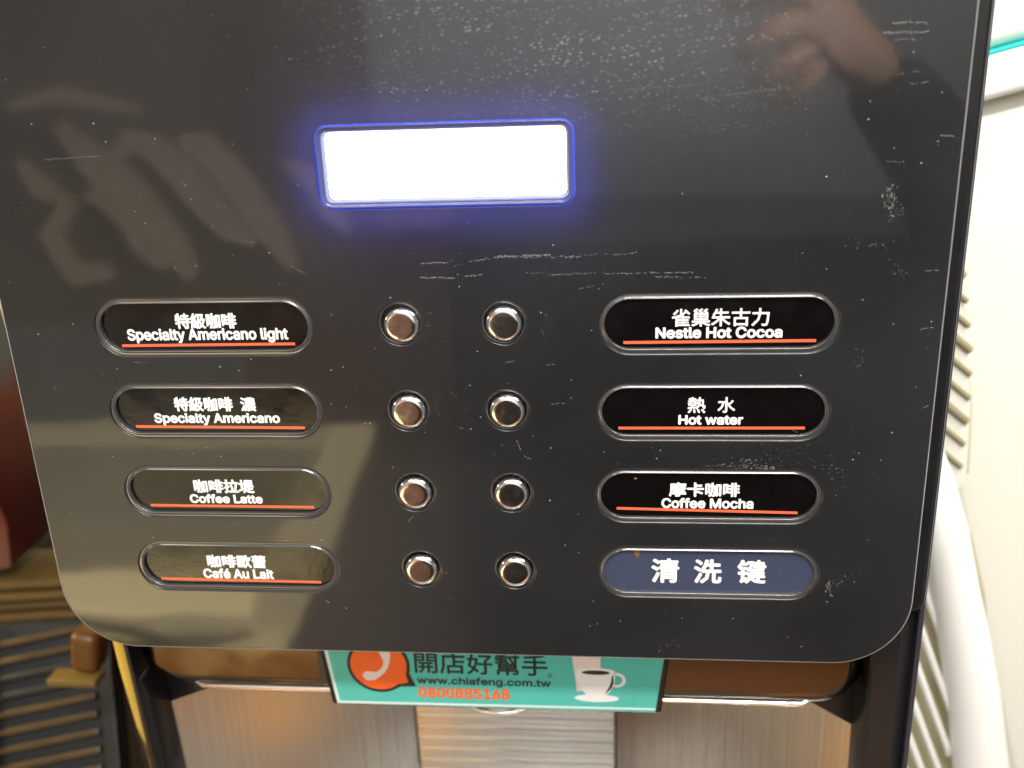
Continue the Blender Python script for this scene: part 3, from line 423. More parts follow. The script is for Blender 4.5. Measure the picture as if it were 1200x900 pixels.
sv, sf = [], []
def scratch(x, z, L_, ang, w=0.09, n=None, jit=0.12, fill=0.75):
    n = n or max(2, int(L_ / 0.5))
    for k in range(n):
        if random.random() > fill: continue
        t = (k + .5) / n * L_
        fleck(x + t * math.cos(ang), z + t * math.sin(ang) + random.gauss(0, jit), L_ / n * random.uniform(.35, .7), w * random.uniform(.5, 1.3), ang + random.gauss(0, .15))
for (x, z, L_, an, w, f) in [
    (13.0, 60.3, 16, .02, .26, .95), (10.5, 60.0, 27, .0, .16, .7), (44, 60.4, 9, .02, .13, .5), (33, 59.6, 12, .1, .10, .4),
    (-8.0, 58.8, 8, .0, .17, .8), (6.0, 59.0, 6, .1, .14, .7), (-8.5, 54.6, 10, -.03, .20, .9), (4.5, 54.7, 6, .12, .18, .8),
    (28, 54.8, 14, .03, .12, .6), (43, 55.0, 26, .0, .17, .7), (58, 53.8, 14, -.02, .13, .6), (-2, 57.0, 6, .2, .08, .5),
    (22, 55.5, 5, .0, .1, .6), (-46, 58.5, 5, -.5, .1, .7), (36.0, 50.5, 8, .2, .08, .5),
    (-114.5, 90.4, 17, .04, .09, 1.0), (69, 101.5, 22, .10, .10, .75), (80, 102.5, 12, .08, .08, .6), (50, 104.5, 20, .03, .09, .6),
    (95, 108, 12, .5, .07, .5), (116, 118.5, 9, -.02, .20, .8), (114.5, 116.3, 11, -.02, .22, .8), (117, 114.5, 7, .0, .12, .7),
    (118.5, 106, 6, .1, .11, .6), (122, 103.5, 5, .1, .12, .5), (118, 84, 5, -.03, .10, .8), (131, 90.5, 4, -.1, .18, .9), (130.5, 54.5, 3.5, 0, .12, .8),
    (-119, -44, 12, -.42, .10, .85), (-98, 29.5, 4, .0, .1, .7), (131, 38, 3.5, .1, .14, .8), (133.2, 14, 2.5, .6, .14, .8),
    (97, 8, 6, -.4, .08, .6), (-60, 66, 4, -.1, .1, .7), (17, -9.2, 2.6, .9, .1, 1), (18.5, 1.0, 3.5, 1.9, .13, 1), (19.5, -1, 2.4, -.5, .13, 1),
    (15, 29, 3, .1, .1, .8), (27, 28, 2.6, .1, .12, .9), (-18, -23.8, 3, .8, .12, .9), (28, 16.0, 4, .0, .12, .8), (-2, 20, 3, -.8, .1, .8)]:
    scratch(x, z, L_, an, w, fill=f)
def scuff(cx, cz, sx, sz, n, ang=0, a=.22, b=.08):
    for _ in range(n):
        x = random.gauss(cx, sx); z = random.gauss(cz, sz)
        if on_plate(x, z, .2): fleck(x, z, a * random.uniform(.4, 1.3), b * random.uniform(.5, 1.4), ang + random.gauss(0, .7))
scuff(119.8, 73.5, .8, 2.6, 36, 1.9, .5, .14); scuff(121.5, 70.5, 1.4, 1.4, 22, 1.5)
scuff(85, -4.8, 1.2, 2.2, 36, 1.9, .30, .12); scuff(90.5, -5.0, 1.6, .7, 55, .3, .30, .14); scuff(82, -3.9, 6, .5, 34, .1, .34, .1)
scuff(93, -2.0, 7, 3, 46, .3, .18, .08); scuff(110, -6, 2.4, 3, 26, .5, .3, .09); scuff(103, 3, 5, 2, 18, .3, .15, .07)
scuff(112, -45.5, .8, 2.8, 22, 1.8, .5, .16); scuff(116, -42, 2, 1, 12, .1, .3, .1); scuff(115, 28, 1, 2, 14, 1.5, .26, .08)
scuff(116, 62, 3, .8, 16, .1, .3, .08); scuff(124, 55, 1, 2, 12, 1.2, .26, .09)
scuff(-103, 70, 12, 14, 18, .1, .13, .06); scuff(63, -68, 2, 2.2, 10, 1, .4, .12); scuff(27, 42, 1.2, 4, 30, 1.2, .14, .07)
scuff(-7, 40, 1.2, 4, 22, 1.2, .15, .07); scuff(-6, 13, 1.0, 3, 18, 1.2, .15, .07); scuff(29, 0, 18, 26, 60, .3, .14, .07)
tag(from_data("scratch_mark", sv, sf, m_scratch, front, 0), kind="stuff")

# label windows -----------------------------------------------------------------
def rim_profile(shape, y_in, m, parent, name="rim"):
    prof = [(OFF - .02, 2.6), (OFF - .02, .55), (1.1, .52), (.75, .50), (.48, .38), (.36, .20), (.26, .13), (.16, .14), (.06, .26), (.01, .5), (0.0, y_in + .1)]
    return loft(name, [(shape(o), y) for o, y in prof], m, parent, smooth=70)
LABELS = ["black label window reading Specialty Americano light", "black label window reading Specialty Americano",
          "black label window reading Coffee Latte", "black label window reading Café Au Lait",
          "black label window reading Nestle Hot Cocoa", "black label window reading Hot water",
          "black label window reading Coffee Mocha", "dark blue label window with large white Chinese characters"]
Y_INS = [1.7, 1.6, 1.6, 1.6, 1.2, 1.0, 1.1, 1.3]
inserts = []
for i, (x, z) in enumerate(PILL):
    yi = Y_INS[i]
    ins = loft("label_window", [(stadium(x, z, HL, RR + .05), yi + .4), (stadium(x, z, HL, RR + .05), yi)], m_insert_blue if i == 7 else m_insert, machine, cap=True)
    ins["label"] = LABELS[i]
    rim_profile(lambda o, x=x, z=z: stadium(x, z, HL, RR + o), yi, m_rim, ins)
    inserts.append(ins)
CJKB, ENB = 0.17, 0.18
TX = [(0, "特級咖啡", (-84.0, -65.0, 39.4, 44.3), CJKB), (0, "Specialty Americano light", (-99.6, -49.7, 34.95, 39.6), ENB),
      (1, "特級咖啡", (-88.4, -69.7, 12.9, 17.7), CJKB), (1, "濃", (-67.3, -62.4, 12.9, 17.6), CJKB), (1, "Specialty Americano", (-95.5, -55.4, 8.3, 12.4), ENB),
      (2, "咖啡拉堤", (-86.3, -66.5, -14.9, -10.1), CJKB), (2, "Coffee Latte", (-88.2, -64.3, -18.5, -15.3), ENB),
      (3, "咖啡歐蕾", (-85.8, -66.0, -41.9, -37.1), CJKB), (3, "Café Au Lait", (-87.7, -64.0, -45.9, -42.2), ENB),
      (4, "雀巢朱古力", (62.8, 90.0, 38.9, 44.2), .09), (4, "Nestle Hot Cocoa", (58.3, 93.8, 35.4, 38.8), ENB),
      (5, "熱", (67.8, 73.0, 12.6, 17.6), .10), (5, "水", (76.4, 81.5, 12.7, 17.6), .10), (5, "Hot water", (65.2, 83.9, 8.9, 12.0), ENB),
      (6, "摩卡咖啡", (62.8, 83.8, -14.6, -9.8), CJKB), (6, "Coffee Mocha", (60.6, 88.0, -18.5, -15.0), ENB),
      (7, "清", (57.7, 66.4, -44.6, -35.9), .26), (7, "洗", (70.8, 79.4, -44.6, -36.0), .26), (7, "键", (84.0, 92.8, -44.4, -36.0), .26)]
for i, body, (x0, x1, z0, z1), bo in TX:
    text("lettering", body, x0, x1, z0, z1, Y_INS[i], m_print, inserts[i], bold=bo, own=bo == ENB)
for i, (x0, x1, za, zb) in enumerate([(-101.8, -47.9, 34.3, 34.5), (-101.9, -47.9, 7.9, 7.5), (-101.6, -47.8, -19.4, -19.6), (-102.4, -48.4, -46.3, -46.7),
                                      (49.2, 103.2, 34.3, 34.5), (47.7, 101.6, 7.8, 7.9), (47.1, 101.1, -18.7, -19.7)]):
    w = .42
    flat("underline", [(x0, za - w), (x1, zb - w), (x1, zb + w), (x0, za + w)], Y_INS[i], m_red, inserts[i], .06)
def blob(x, z, a, b, n=14):
    return [(x + a * math.cos(2 * math.pi * k / n) * random.uniform(.7, 1.1), z + b * math.sin(2 * math.pi * k / n) * random.uniform(.7, 1.1)) for k in range(n)]
flat("coffee_stain", blob(53.4, -34.2, 1.0, 1.4), 1.3, m_rust, inserts[7], .05)
flat("coffee_stain", blob(52.8, -8.6, .5, .4), 1.1, m_rust, inserts[6], .05)

# chrome push buttons -----------------------------------------------------------
BL = ["chrome push button with pinkish face, left column, top row", "chrome push button with brownish face, left column, second row",
      "chrome push button, left column, third row", "chrome push button, left column, bottom row",
      "chrome push button with dark face, right column, top row", "chrome push button, right column, second row",
      "chrome push button, right column, third row", "chrome push button, right column, bottom row"]
def dome(cx, cz):
    c = lambda r: circle(cx, cz, r, 56)
    prof = [(5.35, 3.0), (5.35, .5)]
    for k in range(9):
        t = math.radians(90 * k / 8); prof.append((3.75 + 1.6 * math.cos(t), .5 - 1.75 * math.sin(t)))
    return [(c(r), y) for r, y in prof]
for i, (x, z) in enumerate(BTN):
    dx, dz = [(.5, -.25), (.3, -.25), (.0, -.2), (.1, -.2), (.1, -.15), (.1, -.2), (.05, -.3), (.1, -.3)][i]
    b = loft("push_button", dome(x + dx, z + dz), m_chrome, machine, smooth=60)
    b["label"] = BL[i]
    cx, cz = x + dx, z + dz
    loft("button_face", [(circle(cx, cz, 3.76, 40), -1.245), (circle(cx, cz, 3.6, 40), -1.262), (circle(cx, cz, 3.0, 40), -1.268), (circle(cx, cz, .2, 40), -1.272)], m_chromeface, b, cap=True)
    rp = [(6.4, 2.6), (6.4, .75), (6.15, .62), (5.95, .70), (5.85, 1.0), (5.8, 2.6)]
    loft("button_collar", [(circle(x, z, r, 56), y) for r, y in rp], m_rim, b, smooth=60)
    loft("button_well", [(circle(x, z, 6.4, 40), 2.6), (circle(x, z, 5.0, 40), 2.6)], m_black, b, cap=True)

# display -----------------------------------------------------------------------
disp = loft("display", [(rrect(-35.0, 35.6, 75.0, 96.8, 3.8, 6), 4.0), (rrect(-34.6, 35.2, 75.4, 96.4, 3.6, 6), 3.1)], m_blackgloss, machine, cap=True)
disp["label"] = "white backlit display glowing blue at its rim"
dr = lambda o: rrect(-33.4 - o, 34.1 + o, 76.6 - o, 95.6 + o, 1.6 + o, 4)
loft("display_rim", [(dr(2.05), 2.6), (dr(2.0), .15), (dr(1.7), -.25), (dr(1.35), -.3), (dr(1.1), .0), (dr(.8), .2), (dr(.45), .2), (dr(.15), .5), (dr(0), 2.9)], m_clear, disp, smooth=70)
loft("rim_glow_strip", [(dr(2.06), .12), (dr(1.98), -.24)], m_glow, disp)  # glowing strip added to give the rim its blue outline
m_back = mat("halo_blue", (.1, .1, .3), .5, emit=(.16, .15, 1.0), estr=50)
plate("halo_ring", [rrect(-37.6, 38.2, 72.2, 99.6, 5, 6), rrect(-34, 34.6, 76, 95.8, 2, 6)], 6, 7, m_back, disp, bevel=.1, res=1)  # unseen glowing ring added to spread a blue halo over the panel
loft("screen", [(rrect(-33.2, 33.8, 76.8, 95.4, 1.4, 2), 2.9), (rrect(-33.2, 33.8, 76.8, 95.4, 1.4, 2), 2.6)], m_screen, disp, cap=True)

# body and frame behind the panel ----------------------------------------------
plate("body_fascia", [rrect(-139.5, 145.5, -62, 172, 8, 8, (8, 8, 4, 4))], 14, 40, m_black, machine, bevel=1.6)
box("panel_mount", -130, 130, 10, 16, -66, 162, m_black, machine, bevel=1)
box("body_shell", -137, 143, 41, 380, -58, 174, m_black, machine, bevel=4)
box("body_shell", -137, 143, 112, 380, -415, -58.5, m_black, machine, bevel=4)
box("bay_side", -139, -136, 41, 111, -415, -59, m_black, machine, bevel=.5)
box("bay_side", 141, 144, 41, 111, -415, -59, m_black, machine, bevel=.5)
m_edge = mat("violet_black_edge_trim", (0.03, 0.029, 0.045), 0.3, noise=0.2)
box("edge_trim", 145.2, 147.0, 18, 30, -240, 170, m_edge, machine, bevel=.7)
# lower frame pillars (left one with a wide glossy chamfer on its outer corner)
def prism(name, poly_top, poly_bot, zt, zb, m, parent):
    n = len(poly_top)
    vs = [(x, y, zt) for x, y in poly_top] + [(x, y, zb) for x, y in poly_bot]
    fs = [tuple(range(n)), tuple(range(2 * n - 1, n - 1, -1))] + [(k, (k + 1) % n, n + (k + 1) % n, n + k) for k in range(n)]
    bm = bmesh.new(); bv = [bm.verts.new([c * S for c in v]) for v in vs]
    for f in fs: bm.faces.new([bv[i] for i in f])
    bmesh.ops.recalc_face_normals(bm, faces=bm.faces)
    bmesh.ops.bevel(bm, geom=list(bm.edges), offset=.5 * S, segments=2, affect='EDGES', profile=.5)
    return from_bm(name, bm, m, parent)
lp = prism("frame_pillar", [(-140, 26), (-130, 16.5), (-128.5, 16.5), (-128.5, 37.5), (-140, 37.5)], [(-133, 28), (-123.5, 18.5), (-121.5, 18.5), (-121.5, 37.5), (-133, 37.5)], -60, -240, m_blackgloss, machine)
prism("frame_pillar", [(146, 22), (140, 16), (131, 16), (131, 37.5), (146, 37.5)], [(147, 22), (141, 16), (133, 16), (133, 37.5), (147, 37.5)], -60, -240, m_black, machine)
plate("bay_frame", [[(-138, -64), (-138, -330), (145, -330), (145, -64)], [(-131.5, -320), (-131.7, -125.7), (-76, -103), (96.8, -103), (133.6, -125.9), (134, -320)]], 38, 40, m_black, machine, bevel=.4)
m_hood = mat("dark_smoked_chrome", (.135, .11, .085), .13, metal=1, rvar=.06, nscale=70, noise=.3)
# hood over the cup bay, one length either side of the spout
hoodl = plate("bay_hood", [rrect(-134, -55, -107.6, -60, 20, 12, (0, 0, 22, 0))], 25, 39, m_hood, machine, bevel=6.2, res=6)
hoodr = plate("bay_hood", [rrect(58, 132, -108.4, -60, 20, 12, (0, 0, 0, 16))], 25, 39, m_hood, machine, bevel=6.2, res=6)
for x0_, x1_, z_ in ((-114, -57, -107.9), (60, 119, -108.7)):  # chrome tubes added to catch a highlight along each hood lip
    hp_ = tube("hood_glint_tube", [(x0_ + (x1_ - x0_) * k / 8, 26.5 + 3 * (k == (0 if x0_ < 0 else 8)), z_ + 1.2 + 2.5 * (k == (0 if x0_ < 0 else 8))) for k in range(9)], 1.05, m_chrome, hoodl if x0_ < 0 else hoodr, 14)
# steel lining of the cup bay: two angled sides and a ribbed middle
def wall_panel(name, a, b, tops, zb, m, parent):
    (xa, ya), (xb, yb) = a, b
    d = Vector((xb - xa, yb - ya)).normalized(); nn = Vector((-d.y, d.x)) * 1.2
    pts = [(xa + (xb - xa) * t, ya + (yb - ya) * t, z) for t, z in tops] + [(xb, yb, zb), (xa, ya, zb)]
    n = len(pts); vs = pts + [(x + nn.x, y + nn.y, z) for x, y, z in pts]
    return from_data(name, vs, [tuple(range(n)), tuple(range(2 * n - 1, n - 1, -1))] + [(k, n + k, n + (k + 1) % n, (k + 1) % n) for k in range(n)], m, parent, 30)
wall_panel("bay_lining", (-134, 42), (-45.5, 100), [(0, -100), (1, -100)], -330, m_steel, machine)
wall_panel("bay_lining", (46.5, 100), (134, 42), [(0, -100), (1, -100)], -330, m_steel, machine)
mid = box("bay_lining", -44.6, 45.6, 100, 102, -330, -118, m_steel_h, machine, bevel=.3)
for k in range(26):
    box("rib", -43.8, 44.8, 99.4, 100.4, -171 - k * 6.2, -167.6 - k * 6.2, m_steel_h, mid, bevel=.6, seg=2)
box("bay_back", -134, 134, 103, 108, -330, -110, m_darkseam, machine, bevel=0)
# drip tray, below the frame
tray = box("drip_tray", -120, 122, -40, 96, -350, -335, m_steel, machine, bevel=2)
for k in range(22):
    box("tray_slat", -112 + k * 10.4, -108 + k * 10.4, -34, 90, -334.8, -331.5, m_steel, tray, bevel=.6, seg=2)
# spout cover below the panel, with the sign on its front
spout = wall = None
def trap(name, xt0, xt1, xb0, xb1, zt, zb, y0, y1, m, parent, bev=1.0):
    bm = bmesh.new()
    P = [(xt0, y0, zt), (xt1, y0, zt), (xb1, y0, zb), (xb0, y0, zb), (xt0, y1, zt), (xt1, y1, zt), (xb1, y1, zb), (xb0, y1, zb)]
    bv = [bm.verts.new([c * S for c in p]) for p in P]
    for f in ((0, 3, 2, 1), (4, 5, 6, 7), (0, 1, 5, 4), (3, 7, 6, 2), (0, 4, 7, 3), (1, 2, 6, 5)): bm.faces.new([bv[i] for i in f])
    bmesh.ops.recalc_face_normals(bm, faces=bm.faces)
    if bev: bmesh.ops.bevel(bm, geom=list(bm.edges), offset=bev * S, segments=3, affect='EDGES', profile=.5)
    return from_bm(name, bm, m, parent)
spout = trap("spout_cover", -62.8, 68.6, -57.4, 62.6, -60, -112.4, 24.4, 96, m_blackgloss, machine, 1.2)
noz = loft("nozzle", [([(x, y) for x, y in circle(2, 52, r, 32)], z) for r, z in ((17, 0), (17, 1))], m_black, spout)
bpy.data.objects.remove(noz)
def vlathe(name, cx, cy, prof, m, parent, n=40):
    vs = []; fs = []
    for r, z in prof: vs += [(cx + r * math.cos(2 * math.pi * k / n), cy + r * math.sin(2 * math.pi * k / n), z) for k in range(n)]
    for i in range(len(prof) - 1):
        for k in range(n): fs.append((i * n + k, i * n + (k + 1) % n, (i + 1) * n + (k + 1) % n, (i + 1) * n + k))
    fs.append(tuple(range((len(prof) - 1) * n, len(prof) * n)))
    return from_data(name, vs, fs, m, parent, 50)
vlathe("nozzle", 3, 44, [(17, -108), (17, -115.5), (16, -117.5), (13.5, -118.4), (13, -115)], m_chrome, spout)

# ================================================================== ADVERT SIGN
sign = thing("advert_sign", "teal advertising sign with orange phone bubble and coffee cup, under the black panel", "sign", (0, 0, 0))
K_ = 0.956; sign.scale = (K_,) * 3; sign.location = (2.1 * S, 23.4 * S, 5.49 * S); SY = 0.0
trap("sign_plate", -64.2, 65.8, -59.6, 61.0, -82, -120.9, SY - .9, SY + .3, m_teal, sign, .25)
SY -= .92
flat("sign_edge", [(-59.4, -120.7), (60.8, -119.8), (60.9, -119.0), (-59.2, -119.7)], SY, m_signwhite, sign, .05)
flat("sign_edge", [(-59.5, -119.6), (-58.4, -119.6), (-61.8, -90), (-63.0, -90)], SY, m_signwhite, sign, .05)
from math import cos, sin, pi
def bubble(cx, cz, r, tip, half):
    ta = math.atan2(tip[1] - cz, tip[0] - cx); pts = [tip]
    n = 40
    for k in range(n + 1):
        t = ta + half + (2 * pi - 2 * half) * k / n; pts.append((cx + r * cos(t), cz + r * sin(t)))
    return pts
flat("phone_bubble_outline", bubble(-42.0, -103.2, 12.0, (-28.3, -112.2), .30), SY, m_ink, sign, .05)
bub = flat("phone_bubble", bubble(-42.0, -103.2, 10.7, (-31.2, -110.6), .26), SY - .05, m_orange, sign, .05)
def arc_band(cx, cz, r0, r1, a0, a1, n=20):
    o = [(cx + r1 * cos(a0 + (a1 - a0) * k / n), cz + r1 * sin(a0 + (a1 - a0) * k / n)) for k in range(n + 1)]
    return o + [(cx + r0 * cos(a1 - (a1 - a0) * k / n), cz + r0 * sin(a1 - (a1 - a0) * k / n)) for k in range(n + 1)]
def bez(pts, w, n=8):
    """band of varying width along a polyline"""
    L_, R_ = [], []
    for i, (x, z) in enumerate(pts):
        a = pts[max(i - 1, 0)]; c = pts[min(i + 1, len(pts) - 1)]
        d = Vector((c[0] - a[0], c[1] - a[1])).normalized(); q = w[i]
        L_.append((x - d.y * q, z + d.x * q)); R_.append((x + d.y * q, z - d.x * q))
    return L_ + R_[::-1]
hp = [(-41.4, -95.6), (-39.8, -96.3), (-38.9, -98.6), (-38.7, -101.2), (-39.3, -103.6), (-40.6, -105.6), (-42.4, -107.2), (-44.4, -108.0), (-46.6, -107.9), (-48.0, -107.0)]
flat("handset", bez(hp, [.9, 1.9, 1.9, 1.15, 1.0, 1.0, 1.15, 1.9, 2.1, 1.1]), SY - .1, m_pinkwhite, sign, .05)
text("slogan_lettering", "開店好幫手", -28.3, 21.5, -106.2, -96.9, SY, m_ink, sign, bold=0.16)
text("web_lettering", "www.chiafeng.com.tw", -27.8, 22.6, -111.7, -107.6, SY, m_ink, sign, bold=0.14, own=True)
text("phone_lettering", "0800885168", -27.6, 7.0, -117.2, -112.3, SY, m_orange, sign, bold=0.26, own=True)
flat("registered_mark", arc_band(22.3, -105.8, .55, .85, 0, 2 * pi - .01), SY, m_ink, sign, .05)
# printed cup with its saucer and the jug behind it
flat("printed_jug", [(29.8, -90), (41.2, -90), (40.6, -110.5), (32.2, -112.5)], SY, m_pinkwhite, sign, .05)
flat("printed_saucer", [(39.4 + 8.2 * cos(2 * pi * k / 28), -115.2 + 1.7 * sin(2 * pi * k / 28)) for k in range(28)], SY - .05, m_cup, sign, .05)
flat("printed_cup", [(31.8, -103.6), (32.3, -108), (33.8, -111.8), (36.2, -114.2), (42.2, -114.2), (44.6, -111.8), (46.0, -108), (46.3, -103.6)] +
     [(39.05 + 7.25 * cos(pi * k / 10), -103.6 + 1.7 * sin(pi * k / 10)) for k in range(1, 10)], SY - .1, m_cup, sign, .05)
flat("printed_coffee", [(39.2 + 5.2 * cos(2 * pi * k / 24), -103.9 + .95 * sin(2 * pi * k / 24)) for k in range(24)], SY - .15, m_coffee, sign, .05)
flat("printed_handle", arc_band(46.9, -107.0, 2.0, 3.2, -2.2, 2.0), SY - .1, m_cup, sign, .05)
flat("printed_shade", bez([(45.3, -105.0), (45.2, -108), (44.2, -110.8), (42.6, -112.9)], [.25, .5, .45, .1]), SY - .15, m_ink, sign, .05)

# ================================================================== THINGS LEFT OF THE MACHINE
m_grille = mat("dark_grille_plastic", (0.007, 0.0075, 0.009), 0.4, noise=0.3)
m_gold = mat("gold_lit_slat", (0.055, 0.031, 0.009), 0.3, noise=0.8, nscale=60)  # golden light on the slats put into their colour
g = thing("slotted_drain_grille", "black slotted drain grille with slats coloured as if lit gold at lower left", "grille", (-262, 150, -215), rot=(math.radians(-35), math.radians(-11), math.radians(6)))
box("grille_frame", -60, 44, 0, 8, -72, 56, m_grille, g, bevel=1.5)
box("grille_edge", 36, 44, -5, 0, -72, 56, m_grille, g, bevel=1)
for k in range(12):
    box("grille_slat", -58, 33, -4, 0, -68 + 9.2 * k, -64.6 + 9.2 * k, m_gold if k not in (8, 9) else m_grille, g, bevel=.8, seg=2)
for x in (-28,):
    box("grille_bar", x, x + 5, -6.5, -3.5, -72, 50, m_grille, g, bevel=.8)
m_amber = mat("amber_plastic", (0.10, 0.036, 0.004), 0.35, noise=0.3, nscale=20)
a = thing("amber_bottle", "small amber block with a yellow ledge behind the black grille", "container", (-213, 118, -163))
box("block", -6, 8, 0, 16, -9, 13, m_amber, a, bevel=4, rot=Matrix.Rotation(math.radians(9), 4, "Y"))
box("ledge", -17, 8, -5, 6, -13, -9.2, mat("yellow_ledge", (0.13, 0.08, 0.012), .5), a, bevel=.8)
m_wicker = mat("golden_wicker", (0.075, 0.042, 0.008), 0.55, noise=0.6, nscale=160, stretch=(.3, 1, 3), bump=.6, bscale=300)
w = thing("wicker_basket", "golden woven basket beside the machine's left edge", "basket", (-285, 175, -170), rot=(0, math.radians(-5), 0))
for k in range(9):
    box("basket_strand", -45, 58 - (k % 2) * 2, -2 * (k % 2), 40, 8 - 6.2 * k, 13.2 - 6.2 * k, m_wicker, w, bevel=2, seg=2)
box("basket_core", -44, 50, 3, 38, -46, 10, m_grille, w, bevel=1)
m_bag, nt, b = new_mat("red_white_packet")
tc = nd(nt, 'ShaderNodeTexCoord'); n1 = nd(nt, 'ShaderNodeTexNoise'); n1.inputs["Scale"].default_value = 22; nt.links.new(tc.outputs["Object"], n1.inputs["Vector"])
sp = nd(nt, 'ShaderNodeSeparateXYZ'); nt.links.new(tc.outputs["Object"], sp.inputs[0])
ad = nd(nt, 'ShaderNodeMath', operation='MULTIPLY_ADD'); ad.inputs[1].default_value = 0.10; nt.links.new(n1.outputs[0], ad.inputs[0]); nt.links.new(sp.outputs[2], ad.inputs[2])
cr = nd(nt, 'ShaderNodeValToRGB'); nt.links.new(ad.outputs[0], cr.inputs[0])
# Map object height 0..~0.2 m
mr = nd(nt, 'ShaderNodeMapRange'); mr.inputs[1].default_value = 0.0; mr.inputs[2].default_value = 0.22; nt.links.new(ad.outputs[0], mr.inputs[0]); nt.links.new(mr.outputs[0], cr.inputs[0])
e = cr.color_ramp.elements; e[0].position = 0.0; e[0].color = (0.045, 0.005, 0.004, 1); e[1].position = .75; e[1].color = (0.15, 0.155, 0.15, 1)
for p_, c_ in ((.25, (0.07, 0.012, 0.008, 1)), (.45, (0.095, 0.008, 0.006, 1)), (.60, (0.20, 0.03, 0.02, 1))):
    q = e.new(p_); q.color = c_
nt.links.new(cr.outputs[0], b.inputs["Base Color"]); b.inputs["Roughness"].default_value = .35
bag = thing("coffee_packet", "red and white foil packet standing at the left edge", "packet", (-338, 205, -150))
bm = bmesh.new(); bmesh.ops.create_cube(bm, size=1)
bmesh.ops.scale(bm, vec=(.11, .05, .21), verts=bm.verts)
bmesh.ops.translate(bm, vec=(0, 0, .105), verts=bm.verts)
bmesh.ops.subdivide_edges(bm, edges=bm.edges, cuts=7, use_grid_fill=True)
for v in bm.verts:
    t = v.co.z / .21; v.co.y *= 1 - .85 * t ** 3; v.co.x *= 1 + .05 * sin(t * 9); v.co.y += .004 * sin(v.co.x * 120 + v.co.z * 70)
from_bm("packet_body", bm, m_bag, bag, 80)
box("packet_seal", -56, 56, -3, 3, 206, 222, m_bag, bag, bevel=1)
m_dark = mat("dark_appliance", (0.016, 0.014, 0.012), 0.4, noise=.4)
d = thing("dark_grinder", "dark appliance in the shade behind the grille and basket", "appliance", (-330, 260, -300))
box("housing", -160, 190, 0, 120, -110, 130, m_dark, d, bevel=10)
box("housing_top", -150, 185, -14, 100, 60, 92, m_dark, d, bevel=8)
m_wood = mat("red_brown_wood", (0.085, 0.028, 0.012), 0.4, noise=.5, nscale=18, stretch=(3, 3, .4))
tag(box("wooden_post", -216, -150, 200, 240, -418, -120, m_wood, bevel=3), "red-brown wooden post between the grille and the machine", "post")

tag(box("yellow_reflector", -900, -510, 150, 410, -419.5, -414, mat("reflector_yellow", (.78, .56, .12), .6, noise=.1, nscale=15), bevel=2), "unseen yellow sheet added to give the glossy left pillar a gold reflection", "mat")  # sheet added out of view for the gold reflection on the pillar
# ================================================================== THINGS RIGHT OF THE MACHINE
m_cream = mat("cream_plastic", (0.74, 0.72, 0.64), 0.35, noise=.04, nscale=20)
m_white = mat("white_plastic", (0.86, 0.85, 0.80), 0.3, noise=.03, nscale=20)
m_groove = mat("khaki_inner_plastic", (0.46, 0.42, 0.27), 0.5, noise=.1, nscale=20)
m_tealpl = mat("turquoise_strip", (0.02, 0.52, 0.50), 0.35)
fr = thing("white_food_tub", "white lidded tub with a turquoise gasket under its lid, at the right edge", "tub", (152, 165, 87), rot=(0, math.radians(-15), math.radians(-8)))
box("tub_body", -6, 260, 6, 200, -420, -14, m_cream, fr, bevel=12, seg=5)
box("tub_lip", -10, 270, -2, 200, -14, 3, m_white, fr, bevel=3.5, seg=4)
box("gasket", -8, 268, 0, 200, 3.1, 4.6, m_tealpl, fr, bevel=1.2)
box("lid", -8, 268, 3, 200, 4.7, 120, m_cream, fr, bevel=5, seg=4)

bs = thing("ribbed_plastic_basket", "cream plastic basket with slanted ribs and a broad curved rim, right of the machine", "basket", (0, 0, 0))
# broad curved rim seen from the side: swept band at depth about 130
rim_in = [(140, -40), (158, -62), (170, -84), (179, -104.6), (185.2, -126), (189.1, -143.5), (193.2, -161.4), (198.2, -184.6), (204, -218.3), (207, -248.6), (210, -300)]
rim_out = [(164, -20), (178, -42), (188.9, -67.6), (197.4, -91.8), (206.5, -125.4), (210, -136.3), (214.3, -151.8), (220.3, -174.4), (229.6, -217.2), (235.3, -247.2), (240, -300)]
vs = []; fs = []
for (xi, zi), (xo, zo) in zip(rim_in, rim_out):
    cxm = (xi + xo) / 2; hw = (xo - xi) / 2
    for k in range(9):
        t = pi * k / 8; vs.append((cxm - hw * cos(t), 128 - 9 * sin(t), zi + (zo - zi) * k / 8))
for i in range(len(rim_in) - 1):
    for k in range(8): fs.append((i * 9 + k, i * 9 + k + 1, (i + 1) * 9 + k + 1, (i + 1) * 9 + k))
from_data("rim_band", vs, fs, m_white, bs, 60)
m_slot = mat("dark_khaki_plastic", (0.24, 0.21, 0.12), .6)  # slots drawn as thin darker khaki tubes
for k in range(9):            # upper part: smooth cream shell with narrow slanted slots
    zt = 20 - k * 10.5
    x1 = 183 + 10 * math.sin(max(0, min(1, (30 - zt) / 70)) * math.pi / 2)
    tube("slot", [(x1 - 44, 135.6, zt + 36), (x1 - 12, 135.6, zt + 9), (x1 + 1, 136.0, zt - 2)], 1.3 if k % 3 else 1.8, m_slot, bs, 8)
for k in range(-2, 10):            # lower part: separate thin white ribs leaning steeply
    xt, zt = 185.1 - 1.0 * k, -168.5 - 17 * k
    tube("rib", [(xt - 12, 130, zt + 32), (xt, 128, zt), (xt + 14.4, 128, zt - 36), (xt + 17, 131, zt - 44)], 1.7, m_white, bs, 10)
tube("arc_edge", [(176, 136, 46), (184, 137, 18), (190, 138, -12), (195, 138, -40), (197, 138, -70)], 1.3, m_groove, bs, 8)
ups = [(130, 70), (168, 62), (176, 46), (184, 18), (191, -12), (195, -40), (197, -72), (190, -84), (130, -20)]
